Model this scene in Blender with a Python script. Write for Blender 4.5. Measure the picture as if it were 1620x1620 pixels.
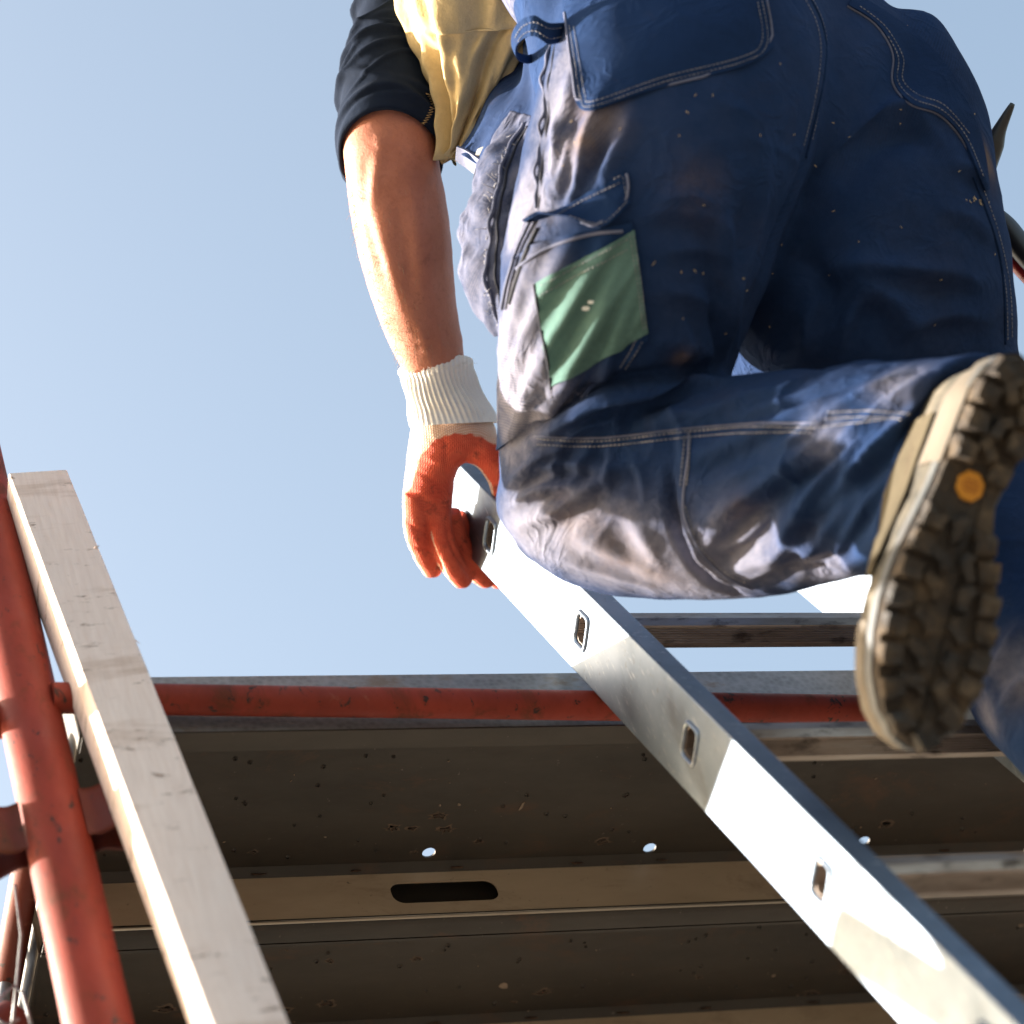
import bpy, math, random
import numpy as np
from mathutils import Vector, Matrix
from mathutils.bvhtree import BVHTree

for o in list(bpy.data.objects):
    bpy.data.objects.remove(o, do_unlink=True)
scene = bpy.context.scene
COL = scene.collection
rng = np.random.default_rng(7)
random.seed(7)

# ------------------------------------------------------------------ camera
FPX = 4536.0                       # focal length in pixels of a 1620 px wide frame
CAM = np.array([0.0, 0.0, 1.6])


def nrm(v):
    v = np.asarray(v, float)
    return v / np.linalg.norm(v)


_z = nrm([-1670, 3810, 4536.0])
_x = np.array([12000, -140, 4536.0])
_x = nrm(_x - _z * (_x @ _z))
_y = -np.cross(_z, _x)
RW = np.stack([_x, _y, _z])        # world axes written as (right, up, forward)
RIGHT, UP, FWD = RW[:, 0], RW[:, 1], RW[:, 2]


def P(x, y, d):
    """a point of the place, d metres deep along the view direction"""
    return CAM + RW @ np.array([(x - 810) / FPX * d, (810 - y) / FPX * d, d])


def PA(arr):
    return np.array([P(*a) for a in arr])


def proj(p):
    c = (np.asarray(p) - CAM) @ RW
    return np.stack([810 + FPX * c[..., 0] / c[..., 2], 810 - FPX * c[..., 1] / c[..., 2], c[..., 2]], -1)


cam_d = bpy.data.cameras.new('camera')
cam = bpy.data.objects.new('camera', cam_d)
COL.objects.link(cam)
cam.matrix_world = Matrix([[RIGHT[i], UP[i], -FWD[i], CAM[i]] for i in range(3)] + [[0, 0, 0, 1]])
cam_d.sensor_width = 36.0
cam_d.lens = 36.0 * FPX / 1620.0
cam_d.clip_start = 0.05
cam_d.clip_end = 20000
cam_d.dof.use_dof = True
cam_d.dof.focus_distance = 2.93
cam_d.dof.aperture_fstop = 3.8
scene.camera = cam

# ------------------------------------------------------------------ light
SUN = nrm([-0.75, 0.525, 0.401])   # towards the sun
el = math.asin(SUN[2])
az = math.atan2(SUN[0], SUN[1])
world = bpy.data.worlds.new('World')
scene.world = world
world.use_nodes = True
wn = world.node_tree
wn.nodes.clear()
sky = wn.nodes.new('ShaderNodeTexSky')
sky.sky_type = 'NISHITA'
sky.sun_disc = False
sky.sun_elevation = el
sky.sun_rotation = az
sky.air_density = 1.0
sky.dust_density = 4.0
sky.ozone_density = 1.0
bg = wn.nodes.new('ShaderNodeBackground')
bg.inputs['Strength'].default_value = 0.083
wo = wn.nodes.new('ShaderNodeOutputWorld')
wb = wn.nodes.new('ShaderNodeMix')              # white balance of the whole sky
wb.data_type = 'RGBA'
wb.blend_type = 'MULTIPLY'
wb.inputs[0].default_value = 1.0
wb.inputs[7].default_value = (1.19, 1.10, 0.92, 1)
wn.links.new(sky.outputs[0], wb.inputs[6])
wn.links.new(wb.outputs[2], bg.inputs[0])
wn.links.new(bg.outputs[0], wo.inputs[0])
sun_d = bpy.data.lights.new('sun', 'SUN')
sun_d.energy = 5.0
sun_d.angle = math.radians(0.5)
sun_d.color = (1.0, 0.93, 0.83)
sun = bpy.data.objects.new('sun', sun_d)
COL.objects.link(sun)
sun.rotation_euler = Vector(SUN).to_track_quat('Z', 'Y').to_euler()
sun.location = (-6, 5, 8)

scene.render.engine = 'CYCLES'
vs = scene.view_settings
vs.view_transform = 'Standard'
vs.look = 'None'
vs.exposure = 2.36
vs.gamma = 1.0
vs.use_curve_mapping = False


# ------------------------------------------------------------------ helpers
def tag(o, label=None, cat=None, group=None, kind=None):
    if label: o['label'] = label
    if cat: o['category'] = cat
    if group: o['group'] = group
    if kind: o['kind'] = kind
    return o


def empty(name, loc=(0, 0, 0)):
    o = bpy.data.objects.new(name, None)
    COL.objects.link(o)
    o.location = loc
    o.empty_display_size = 0.1
    return o


def obj(name, verts, faces, mat, parent=None, smooth=False, angle=None):
    me = bpy.data.meshes.new(name)
    me.from_pydata([tuple(map(float, v)) for v in verts], [], [tuple(int(i) for i in f) for f in faces])
    return obj_me(name, me, mat, parent, smooth, angle)


def obj_me(name, me, mat, parent=None, smooth=False, angle=None):
    me.update()
    if mat is not None and not me.materials:
        me.materials.append(mat)
    if smooth or angle:
        me.polygons.foreach_set('use_smooth', [True] * len(me.polygons))
        if angle:
            me.set_sharp_from_angle(angle=math.radians(angle))
    o = bpy.data.objects.new(name, me)
    COL.objects.link(o)
    if parent is not None:
        o.parent = parent
        if parent.location.length > 0:
            o.matrix_parent_inverse = Matrix.Translation(-parent.location)
    return o


def catmull(A, sub):
    A = np.asarray(A, float)
    n = len(A)
    out = []
    for i in range(n - 1):
        p0 = A[max(i - 1, 0)]; p1 = A[i]; p2 = A[i + 1]; p3 = A[min(i + 2, n - 1)]
        for k in range(sub):
            t = k / sub
            out.append(0.5 * (2 * p1 + (p2 - p0) * t + (2 * p0 - 5 * p1 + 4 * p2 - p3) * t * t + (3 * p1 - p0 - 3 * p2 + p3) * t ** 3))
    out.append(A[-1])
    return np.array(out)


class MB:
    """collects shapes into one mesh"""
    def __init__(s):
        s.v = []; s.f = []

    def add(s, v, f):
        b = len(s.v)
        s.v.extend(list(v))
        s.f.extend([tuple(i + b for i in q) for q in f])
        return s

    def box(s, o, u, v, w):
        """box from corner o with edge vectors u, v, w"""
        o, u, v, w = map(np.asarray, (o, u, v, w))
        p = [o, o + u, o + u + v, o + v]
        p += [q + w for q in p]
        return s.add(p, [(0, 3, 2, 1), (4, 5, 6, 7), (0, 1, 5, 4), (1, 2, 6, 5), (2, 3, 7, 6), (3, 0, 4, 7)])

    def tube(s, pts, r, n=12, caps=True):
        pts = np.asarray(pts, float)
        r = np.full(len(pts), r) if np.isscalar(r) else np.asarray(r)
        t = np.gradient(pts, axis=0)
        t /= np.linalg.norm(t, axis=1)[:, None] + 1e-12
        a = np.cross(t[0], [0.31, 0.2, 0.93]); a = nrm(a)
        V = []
        for i in range(len(pts)):
            a = nrm(a - t[i] * (a @ t[i]))
            b = np.cross(t[i], a)
            for k in range(n):
                th = 2 * math.pi * k / n
                V.append(pts[i] + r[i] * (a * math.cos(th) + b * math.sin(th)))
        F = []
        for i in range(len(pts) - 1):
            for k in range(n):
                k2 = (k + 1) % n
                F.append((i * n + k, i * n + k2, (i + 1) * n + k2, (i + 1) * n + k))
        if caps:
            F.append(tuple(range(n))[::-1])
            F.append(tuple((len(pts) - 1) * n + k for k in range(n)))
        return s.add(V, F)

    def build(s, name, mat, parent=None, smooth=False, angle=None):
        return obj(name, s.v, s.f, mat, parent, smooth, angle)


def plate(mb, O, U, V, N, u0, u1, v0, v1, t, holes=(), cells=None):
    """flat sheet of thickness t (along N) with real openings.
    holes: list of (uc, vc, outline[(du, dv)...])"""
    O, U, V, N = map(np.asarray, (O, U, V, N))
    hs = sorted(holes, key=lambda h: h[0])
    cuts = [u0]
    for i, h in enumerate(hs):
        w = max(abs(a) for a, _ in h[2]) * 1.6 + 0.004
        cuts += [h[0] - w, h[0] + w]
    cuts.append(u1)
    for i in range(len(cuts) - 1):
        a, b = cuts[i], cuts[i + 1]
        if b - a < 1e-6: continue
        if i % 2 == 0:
            mb.box(O + U * a + V * v0, U * (b - a), V * (v1 - v0), N * t)
        else:
            uc, vc, ol = hs[i // 2]
            hv_ = max(abs(q) for _, q in ol) * 1.5 + 0.004
            va, vb = max(v0, vc - hv_), min(v1, vc + hv_)
            if va > v0 + 1e-6: mb.box(O + U * a + V * v0, U * (b - a), V * (va - v0), N * t)
            if vb < v1 - 1e-6: mb.box(O + U * a + V * vb, U * (b - a), V * (v1 - vb), N * t)
            n = len(ol)
            outer = []
            for du, dv in ol:
                k = []
                if du > 1e-9: k.append((b - uc) / du)
                if du < -1e-9: k.append((a - uc) / du)
                if dv > 1e-9: k.append((vb - vc) / dv)
                if dv < -1e-9: k.append((va - vc) / dv)
                k = min(k)
                outer.append([du * k, dv * k])
            outer = np.array(outer)
            for cu, cv in ((a - uc, va - vc), (b - uc, va - vc), (a - uc, vb - vc), (b - uc, vb - vc)):
                j = np.argmin((outer[:, 0] - cu) ** 2 + (outer[:, 1] - cv) ** 2)
                outer[j] = (cu, cv)
            inn = np.array(ol)
            vs_ = []
            for z in (0, t):
                for q in (outer, inn):
                    for du, dv in q:
                        vs_.append(O + U * (uc + du) + V * (vc + dv) + N * z)
            fs = []
            for k in range(n):
                k2 = (k + 1) % n
                fs.append((k, n + k, n + k2, k2))
                fs.append((2 * n + k, 2 * n + k2, 3 * n + k2, 3 * n + k))
                fs.append((n + k, 3 * n + k, 3 * n + k2, n + k2))
                fs.append((k, k2, 2 * n + k2, 2 * n + k))
            mb.add(vs_, fs)


def rrect(w, h, r, n=5, rot=0.0):
    """rounded rectangle outline, counter-clockwise"""
    out = []
    for cx, cy, a0 in ((w / 2 - r, h / 2 - r, 0), (-w / 2 + r, h / 2 - r, 90), (-w / 2 + r, -h / 2 + r, 180), (w / 2 - r, -h / 2 + r, 270)):
        for k in range(n):
            a = math.radians(a0 + 90 * k / (n - 1))
            out.append((cx + r * math.cos(a), cy + r * math.sin(a)))
    c, s_ = math.cos(rot), math.sin(rot)
    return [(c * a - s_ * b, s_ * a + c * b) for a, b in out]


# ------------------------------------------------------------------ materials
class Mat:
    def __init__(s, name):
        s.m = bpy.data.materials.new(name)
        s.m.use_nodes = True
        s.t = s.m.node_tree
        s.b = s.t.nodes['Principled BSDF']
        s.tc = s.t.nodes.new('ShaderNodeTexCoord')
        s.co = s.tc.outputs['Object']

    def n(s, typ, **kw):
        nd = s.t.nodes.new(typ)
        for k, v in kw.items():
            if k in nd.inputs: nd.inputs[k].default_value = v
            else: setattr(nd, k, v)
        return nd

    def l(s, a, b): s.t.links.new(a, b)

    def mapping(s, scale=(1, 1, 1), rot=(0, 0, 0)):
        m = s.n('ShaderNodeMapping')
        m.inputs['Scale'].default_value = scale
        m.inputs['Rotation'].default_value = rot
        s.l(s.co, m.inputs['Vector'])
        return m.outputs[0]

    def noise(s, scale, detail=4, rough=0.55, co=None, dist=0.0):
        nd = s.n('ShaderNodeTexNoise')
        nd.inputs['Scale'].default_value = scale
        nd.inputs['Detail'].default_value = detail
        nd.inputs['Roughness'].default_value = rough
        nd.inputs['Distortion'].default_value = dist
        s.l(co if co is not None else s.co, nd.inputs['Vector'])
        return nd.outputs['Fac']

    def ramp(s, fac, stops):
        r = s.n('ShaderNodeValToRGB')
        cr = r.color_ramp
        while len(cr.elements) > 1: cr.elements.remove(cr.elements[-1])
        for i, (p, c) in enumerate(stops):
            e = cr.elements[0] if i == 0 else cr.elements.new(p)
            e.position = p
            c = (c, c, c) if np.isscalar(c) else c
            e.color = (*c, 1)
        s.l(fac, r.inputs[0])
        return r.outputs[0]

    def mix(s, fac, a, b, mode='MIX'):
        m = s.n('ShaderNodeMix', data_type='RGBA', blend_type=mode)
        for sock, v in ((m.inputs[0], fac), (m.inputs[6], a), (m.inputs[7], b)):
            if hasattr(v, 'links'): s.l(v, sock)
            else: sock.default_value = v if np.isscalar(v) else (*v, 1)
        return m.outputs[2]

    def math(s, op, a, b=0.0):
        m = s.n('ShaderNodeMath', operation=op)
        for sock, v in ((m.inputs[0], a), (m.inputs[1], b)):
            if hasattr(v, 'links'): s.l(v, sock)
            else: sock.default_value = v
        return m.outputs[0]

    def attr(s, name):
        a = s.n('ShaderNodeAttribute', attribute_name=name)
        return a.outputs['Fac']

    def set(s, **kw):
        for k, v in kw.items():
            k = {'color': 'Base Color', 'rough': 'Roughness', 'metal': 'Metallic', 'spec': 'Specular IOR Level'}.get(k, k)
            sock = s.b.inputs[k]
            if hasattr(v, 'links'): s.l(v, sock)
            else: sock.default_value = (*v, 1) if isinstance(v, tuple) and len(v) == 3 and sock.type == 'RGBA' else v
        return s

    def bump(s, h, strength=0.3, dist=0.002, prev=None):
        b = s.n('ShaderNodeBump')
        b.inputs['Strength'].default_value = strength
        b.inputs['Distance'].default_value = dist
        s.l(h, b.inputs['Height'])
        if prev is not None: s.l(prev, b.inputs['Normal'])
        s.l(b.outputs[0], s.b.inputs['Normal'])
        return b.outputs[0]


def m_aluminium():
    m = Mat('worn_aluminium')
    st = m.noise(30, 5, 0.6, m.mapping((1, 1, 0.12)))
    bl = m.noise(7, 5, 0.6)
    sp = m.noise(120, 3, 0.6)
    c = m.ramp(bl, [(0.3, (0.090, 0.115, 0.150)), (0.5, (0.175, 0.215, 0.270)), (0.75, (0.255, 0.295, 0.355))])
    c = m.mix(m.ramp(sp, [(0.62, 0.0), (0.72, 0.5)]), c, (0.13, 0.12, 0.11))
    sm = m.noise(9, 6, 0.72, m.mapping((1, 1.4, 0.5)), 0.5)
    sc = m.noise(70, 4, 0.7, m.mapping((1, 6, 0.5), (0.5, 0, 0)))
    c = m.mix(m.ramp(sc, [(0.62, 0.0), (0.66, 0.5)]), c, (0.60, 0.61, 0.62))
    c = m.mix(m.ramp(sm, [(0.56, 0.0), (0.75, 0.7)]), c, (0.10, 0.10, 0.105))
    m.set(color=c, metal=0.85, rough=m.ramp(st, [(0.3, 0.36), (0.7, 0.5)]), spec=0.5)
    m.bump(st, 0.12, 0.001)
    return m.m


def m_rung():
    m = Mat('ribbed_rung_aluminium')
    bl = m.noise(14, 5, 0.65, m.mapping((0.5, 2, 2)))
    sp = m.noise(60, 4, 0.65, m.mapping((0.4, 1, 1)))
    c = m.ramp(bl, [(0.3, (0.15, 0.11, 0.088)), (0.6, (0.31, 0.255, 0.215)), (0.8, (0.38, 0.34, 0.31))])
    c = m.mix(m.ramp(sp, [(0.55, 0.0), (0.68, 0.85)]), c, (0.05, 0.033, 0.025))
    m.set(color=c, metal=0.6, rough=m.ramp(bl, [(0.3, 0.55), (0.7, 0.33)]))
    m.bump(sp, 0.15, 0.001)
    return m.m


def m_steel(name, lo, hi, rust=0.5, metal=0.35, rough=0.5):
    m = Mat(name)
    a = m.noise(5, 6, 0.65, m.mapping((0.3, 1, 1)))
    b = m.noise(18, 6, 0.75, m.mapping((0.45, 1, 1)), 0.4)
    sp = m.noise(150, 3, 0.6)
    c = m.ramp(a, [(0.28, lo), (0.72, hi)])
    c = m.mix(m.ramp(b, [(0.56, 0.0), (0.72, rust)]), c, (0.115, 0.06, 0.034))
    c = m.mix(m.ramp(sp, [(0.70, 0.0), (0.76, 0.5)]), c, (0.20, 0.17, 0.14))
    c = m.mix(m.ramp(sp, [(0.22, 0.7), (0.3, 0.0)]), c, (0.03, 0.025, 0.02))
    m.set(color=c, metal=metal, rough=m.ramp(b, [(0.3, rough - 0.1), (0.7, rough + 0.15)]))
    m.bump(b, 0.12, 0.002)
    return m.m


def m_galv():
    m = Mat('weathered_galvanised_steel')
    v = m.n('ShaderNodeTexVoronoi'); v.inputs['Scale'].default_value = 160
    m.l(m.co, v.inputs['Vector'])
    a = m.noise(35, 6, 0.7, m.mapping((0.4, 1, 1)))
    c = m.mix(m.math('MULTIPLY', v.outputs['Distance'], 0.5), m.ramp(a, [(0.3, (0.10, 0.105, 0.11)), (0.7, (0.24, 0.25, 0.26))]), (0.33, 0.34, 0.35))
    c = m.mix(m.ramp(a, [(0.58, 0.0), (0.7, 0.7)]), c, (0.17, 0.115, 0.07))
    m.set(color=c, metal=0.5, rough=0.45)
    m.bump(a, 0.2, 0.001)
    return m.m


def m_redpaint(name='chipped_red_paint', base=(0.225, 0.030, 0.0150)):
    m = Mat(name)
    a = m.noise(7, 6, 0.65, m.mapping((1, 1, 0.4)))
    ch = m.noise(55, 6, 0.7, m.mapping((1, 1, 0.5)), 0.6)
    ch2 = m.noise(14, 6, 0.75, m.mapping((1, 1, 0.5)), 0.5)
    fine = m.noise(220, 4, 0.7)
    c = m.ramp(a, [(0.3, tuple(x * 0.6 for x in base)), (0.7, tuple(min(1, x * 1.25) for x in base))])
    c = m.mix(m.ramp(ch2, [(0.54, 0.0), (0.64, 0.7)]), c, (0.085, 0.028, 0.012))
    c = m.mix(m.ramp(ch2, [(0.26, 0.5), (0.36, 0.0)]), c, (0.30, 0.13, 0.08))
    c = m.mix(m.ramp(ch, [(0.60, 0.0), (0.635, 0.92)]), c, (0.022, 0.016, 0.013))
    c = m.mix(m.ramp(fine, [(0.66, 0.0), (0.72, 0.5)]), c, (0.04, 0.02, 0.014))
    m.set(color=c, rough=m.ramp(ch2, [(0.3, 0.42), (0.65, 0.75)]), spec=0.25)
    p = m.bump(ch, 0.35, 0.0015)
    m.bump(fine, 0.25, 0.0006, p)
    return m.m


def m_wood():
    m = Mat('weathered_pale_timber')
    gr = m.noise(26, 6, 0.6, m.mapping((9, 9, 0.35)), 0.3)
    saw = m.noise(60, 3, 0.6, m.mapping((0.25, 0.25, 3.0)))
    st = m.noise(7, 5, 0.65, m.mapping((0.5, 0.5, 2.6)), 0.3)
    sp = m.noise(30, 5, 0.75, m.mapping((0.6, 0.6, 2.2)), 0.4)
    big = m.noise(3, 4, 0.6)
    c = m.ramp(gr, [(0.28, (0.74, 0.59, 0.52)), (0.72, (0.86, 0.72, 0.65))])
    c = m.mix(m.ramp(big, [(0.4, 0.0), (0.7, 0.35)]), c, (0.62, 0.54, 0.50))
    c = m.mix(m.ramp(st, [(0.53, 0.0), (0.66, 0.6)]), c, (0.38, 0.24, 0.16))
    c = m.mix(m.ramp(sp, [(0.585, 0.0), (0.66, 0.85)]), c, (0.15, 0.085, 0.05))
    m.set(color=c, rough=0.8, spec=0.2)
    p = m.bump(gr, 0.5, 0.0015)
    m.bump(saw, 0.4, 0.0012, p)
    return m.m


M = {}
M['alu'] = m_aluminium()
M['rung'] = m_rung()
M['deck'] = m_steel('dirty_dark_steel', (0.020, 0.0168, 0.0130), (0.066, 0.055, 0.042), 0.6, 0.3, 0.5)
M['lip'] = m_steel('bounce_lit_steel', (0.34, 0.255, 0.165), (0.58, 0.46, 0.32), 0.35, 0.10, 0.5)  # lighter copy of the deck steel, bounce light put into its colour
M['edge'] = m_steel('edge_highlight_steel', (0.22, 0.19, 0.15), (0.42, 0.37, 0.30), 0.3, 0.6, 0.35)  # pale steel, a painted highlight for the bottom fold
M['weld'] = m_steel('rusty_weld', (0.05, 0.035, 0.025), (0.16, 0.08, 0.04), 0.9, 0.1, 0.7)
M['galv'] = m_galv()
M['red'] = m_redpaint()
M['rust'] = m_redpaint('rusty_red_steel', (0.12, 0.022, 0.012))
M['wood'] = m_wood()


def m_ground():
    m = Mat('sandy_site_ground')
    a = m.noise(0.6, 8, 0.65)
    b = m.noise(9, 6, 0.7)
    c = m.ramp(a, [(0.3, (0.075, 0.070, 0.062)), (0.7, (0.135, 0.122, 0.106))])
    c = m.mix(m.ramp(b, [(0.5, 0.0), (0.75, 0.5)]), c, (0.04, 0.037, 0.034))
    m.set(color=c, rough=0.9, spec=0.2)
    m.bump(b, 0.5, 0.03)
    return m.m


# ------------------------------------------------------------------ ground
G = 40
gv = []; gf = []
xs = np.concatenate([-np.geomspace(6000, 3, 14), [-1.5, 0, 1.5], np.geomspace(3, 6000, 14)])
for j, yy in enumerate(xs):
    for i, xx in enumerate(xs):
        h = 0.03 * math.sin(xx * 1.7 + yy) * math.cos(yy * 1.3) if max(abs(xx), abs(yy)) < 40 else 0
        gv.append((xx, yy, h - 0.03))
nx = len(xs)
for j in range(nx - 1):
    for i in range(nx - 1):
        gf.append((j * nx + i, j * nx + i + 1, (j + 1) * nx + i + 1, (j + 1) * nx + i))
tag(obj('ground', gv, gf, m_ground(), smooth=True), kind='structure')

# ------------------------------------------------------------------ scaffold
X, Y, Z = np.eye(3)
ZT = 3.626                        # top of the deck
ZB = 3.548                        # underside of its lips
X0, X1 = 0.572, 3.1               # deck from its left end to beyond the right of the frame
scaf_lbl = 'metal scaffold'


def deck_plank(y0, y1, label, near_lip, far_lip, holes, slot=None, seed=0):
    r = np.random.default_rng(seed)
    t = empty('scaffold_plank', (X0, y0, ZB))
    tag(t, label, 'scaffold plank', 'steel planks of the scaffold deck')
    th = 0.0022
    # web
    mb = MB()
    plate(mb, (0, 0, ZT - th), X, Y, Z, X0, X1, y0 + th, y1 - th, th,
          [(hx, hy, [(0.0072 * math.cos(a), 0.0072 * math.sin(a)) for a in np.linspace(0, 2 * math.pi, 24, endpoint=False)]) for hx, hy in holes])
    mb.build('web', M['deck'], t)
    MB().box((X0 - 0.0025, y0, ZB), X * 0.0022, Y * (y1 - y0), Z * (ZT - ZB)).build('end_cap', M['deck'], t)
    # chamfer between web and far flange
    c = MB()
    c.add([(X0, y1 - 0.010, ZT - th - .0004), (X1, y1 - 0.010, ZT - th - .0004), (X1, y1 - th - .0004, ZT - 0.012), (X0, y1 - th - .0004, ZT - 0.012)], [(0, 1, 2, 3)])
    c.build('corner_bend', M['deck'], t)
    n = MB()
    n.box((X0, y0, ZB), X * (X1 - X0), Y * th, Z * (ZT - ZB))
    n.build('near_flange', M['galv'] if slot else M['deck'], t)
    n = MB()
    zl = 0.003
    n.box((X0, y0 + 0.0002, ZB - th), X * (X1 - X0), Y * near_lip, Z * th)
    n.build('near_lip', M['deck'], t)
    n = MB()
    sl = []
    if slot:
        sl = [(slot[0], slot[1], rrect(slot[2], slot[3], min(slot[3] * 0.42, 0.013), 6))]
    plate(n, (0, y1 - th, 0), X, Z, Y, X0, X1, ZB, ZT - 0.0005, th, sl)
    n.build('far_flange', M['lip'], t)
    MB().tube([(X0, y1 - th - 0.0012, ZB + 0.0016), (X1, y1 - th - 0.0012, ZB + 0.0016)], 0.0019, 10).build('rolled_edge', M['edge'], t, smooth=True)  # the fold's highlight is put into this tube's pale colour
    n = MB()
    seg = 40                                       # rolled bottom edge, then the lip
    prof = [(y1 - th - 0.001, ZB + 0.006), (y1 - th - 0.002, ZB + 0.002), (y1 - th, ZB - 0.002), (y1 + 0.003, ZB - 0.0035), (y1 + far_lip, ZB - 0.0035), (y1 + far_lip, ZB + 0.004)]
    back = [(a + 0.0015, b + 0.002) for a, b in prof][::-1]
    pr_ = prof + back
    k = len(pr_)
    vv = [(X0, a, b) for a, b in pr_] + [(X1, a, b) for a, b in pr_]
    ff = [(i, (i + 1) % k, k + (i + 1) % k, k + i) for i in range(k)] + [tuple(range(k))[::-1], tuple(range(k, 2 * k))]
    n.add(vv, ff)
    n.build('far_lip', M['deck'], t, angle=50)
    MB().box((X0, y1 - 0.004, ZT + 0.0006), X * (X1 - X0), Y * 0.034, Z * 0.0015).build('gap_light_block', M['galv'], t)  # added cover, unseen from below, keeps skylight out of the slot
    # pressed anti-slip dimples that show as little bumps underneath
    d = MB()
    xx = X0 + 0.05
    row = 0
    while xx < min(X1, 2.3):
        for yy in np.arange(y0 + 0.045, y1 - 0.03, 0.062):
            if r.random() < 0.72:
                for q in range(r.integers(1, 4)):
                    cx, cy = xx + r.normal(0, 0.012), yy + (row % 2) * 0.03 + r.normal(0, 0.008)
                    if cy > y1 - 0.02: continue
                    rr = r.uniform(0.0018, 0.0034)
                    ring = []
                    for (hh, kk) in ((0.0002, 1.0), (-0.0012, 0.75), (-0.0018, 0.35)):
                        for a in np.linspace(0, 2 * math.pi, 8, endpoint=False):
                            ring.append((cx + rr * kk * math.cos(a), cy + rr * kk * math.sin(a), ZT - th + hh))
                    fs = [(8 * j + i, 8 * j + 8 + i, 8 * j + 8 + (i + 1) % 8, 8 * j + (i + 1) % 8) for j in range(2) for i in range(8)]
                    fs.append(tuple(range(16, 24)))
                    d.add(ring, fs)
        xx += 0.072; row += 1
    tag(d.build('pressed_dimples', M['deck'], t, smooth=True), kind='stuff')
    # flakes of dirt and mortar stuck to the underside
    d = MB()
    for _ in range(46):
        cx, cy = r.uniform(X0, 2.2), r.uniform(y0 + 0.03, y1 - 0.01)
        a0 = r.uniform(0, 6.28); L = r.uniform(0.0006, 0.0030) * (1 + 1.5 * (r.random() < 0.12)); w = L * r.uniform(0.25, 0.8)
        pts = []
        for a in np.linspace(0, 2 * math.pi, 7, endpoint=False):
            q = r.uniform(0.6, 1.1)
            px, py = L * q * math.cos(a), w * q * math.sin(a)
            pts.append((cx + px * math.cos(a0) - py * math.sin(a0), cy + px * math.sin(a0) + py * math.cos(a0)))
        d.add([(a, b, ZT - th - 0.0008) for a, b in pts] + [(cx, cy, ZT - th - 0.0022)], [(i, (i + 1) % 7, 7) for i in range(7)])
    tag(d.build('dirt_flakes', M['flake'], t), kind='stuff')
    # crusts of rust and cement slurry, thin and ragged
    d = MB()
    for kk in range(16):
        cx, cy = r.uniform(X0 + .05, 2.0), y1 - abs(r.normal(0, .05)) - .015
        if slot and kk < 5: cx, cy = .985 + r.normal(0, .03), 2.005 + r.normal(0, .014)
        L = r.uniform(.004, .011); a0 = r.uniform(-.5, .5)
        nn = 17
        rad = [L * r.uniform(.35, 1.15) for _ in range(nn)]
        rim = [(cx + q * 1.5 * math.cos(6.283 * i / nn + a0), cy + q * .8 * math.sin(6.283 * i / nn + a0), ZT - th - .0001) for i, q in enumerate(rad)]
        mid = [(cx + q * .9 * math.cos(6.283 * i / nn + a0), cy + q * .48 * math.sin(6.283 * i / nn + a0), ZT - th - .0007) for i, q in enumerate(rad)]
        d.add(rim + mid, [(i, nn + i, nn + (i + 1) % nn, (i + 1) % nn) for i in range(nn)] + [tuple(range(nn, 2 * nn))])
    tag(d.build('rust_crust', M['crust'], t, smooth=True), kind='stuff')
    for wx in np.arange(X0 + 0.10 + r.uniform(0, 0.06), 2.3, 0.115):
        wx += r.normal(0, 0.012)
        w = MB()
        pts = []
        nn = 11
        for j, hh in enumerate((0.0, 0.003)):
            for a in np.linspace(0, 2 * math.pi, nn, endpoint=False):
                q = r.uniform(0.45, 1.15) * (1 - 0.5 * j)
                pts.append(np.array([wx + 0.0105 * q * math.cos(a), y1 - 0.006 + 0.0035 * q * math.sin(a) - hh * 0.7, ZT - 0.009 + 0.0058 * q * math.sin(a) - hh * 0.7]))
        w.add(pts, [(i, nn + i, nn + (i + 1) % nn, (i + 1) % nn) for i in range(nn)] + [tuple(range(nn, 2 * nn))])
        w.build('weld_spot', M['weld'], t, smooth=True)
    return t


M['crust'] = m_steel('rust_crust', (0.05, 0.034, 0.022), (0.125, 0.085, 0.055), 0.5, 0.0, 0.8)
mm = Mat('dry_mortar_flake'); mm.set(color=(0.24, 0.18, 0.125), rough=0.9); M['flake'] = mm.m
deck_plank(1.790, 2.0595, 'dark steel scaffold plank nearest the sky, with a slot in its flange', 0.024, 0.021,
           [(0.988, 2.038), (1.242, 2.042), (1.502, 2.0425), (1.76, 2.041)], (1.000, 3.586, 0.118, 0.030), 3)
deck_plank(2.0835, 2.303, 'darker steel scaffold plank along the bottom edge of the picture', 0.004, 0.021, [], None, 5)
deck_plank(2.327, 2.60, 'steel scaffold plank hidden behind the lower planks', 0.004, 0.021, [], None, 8)


def tube_obj(name, a, b, r, mat, parent, n=32, segs=1):
    a, b = np.asarray(a), np.asarray(b)
    return MB().tube([a + (b - a) * k / segs for k in range(segs + 1)], r, n).build(name, mat, parent, angle=40)


# ledger tube under the near edge of the deck
led = empty('ledger_tube', (0.53, 1.775, 3.55))
tag(led, 'horizontal red painted scaffold tube with chipped paint under the deck edge', 'scaffold tube')


def at_y(px, py, y):
    r = P(px, py, 1.0) - CAM
    return CAM + r * (y / r[1])


la, lb = at_y(247, 1106.5, 1.7705), at_y(920, 1116, 1.7695)
ld = nrm(lb - la)
tube_obj('tube', la - ld * ((la[0] - 0.545) / ld[0]), la + ld * 2.4, 0.0150, M['red'], led)
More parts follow.
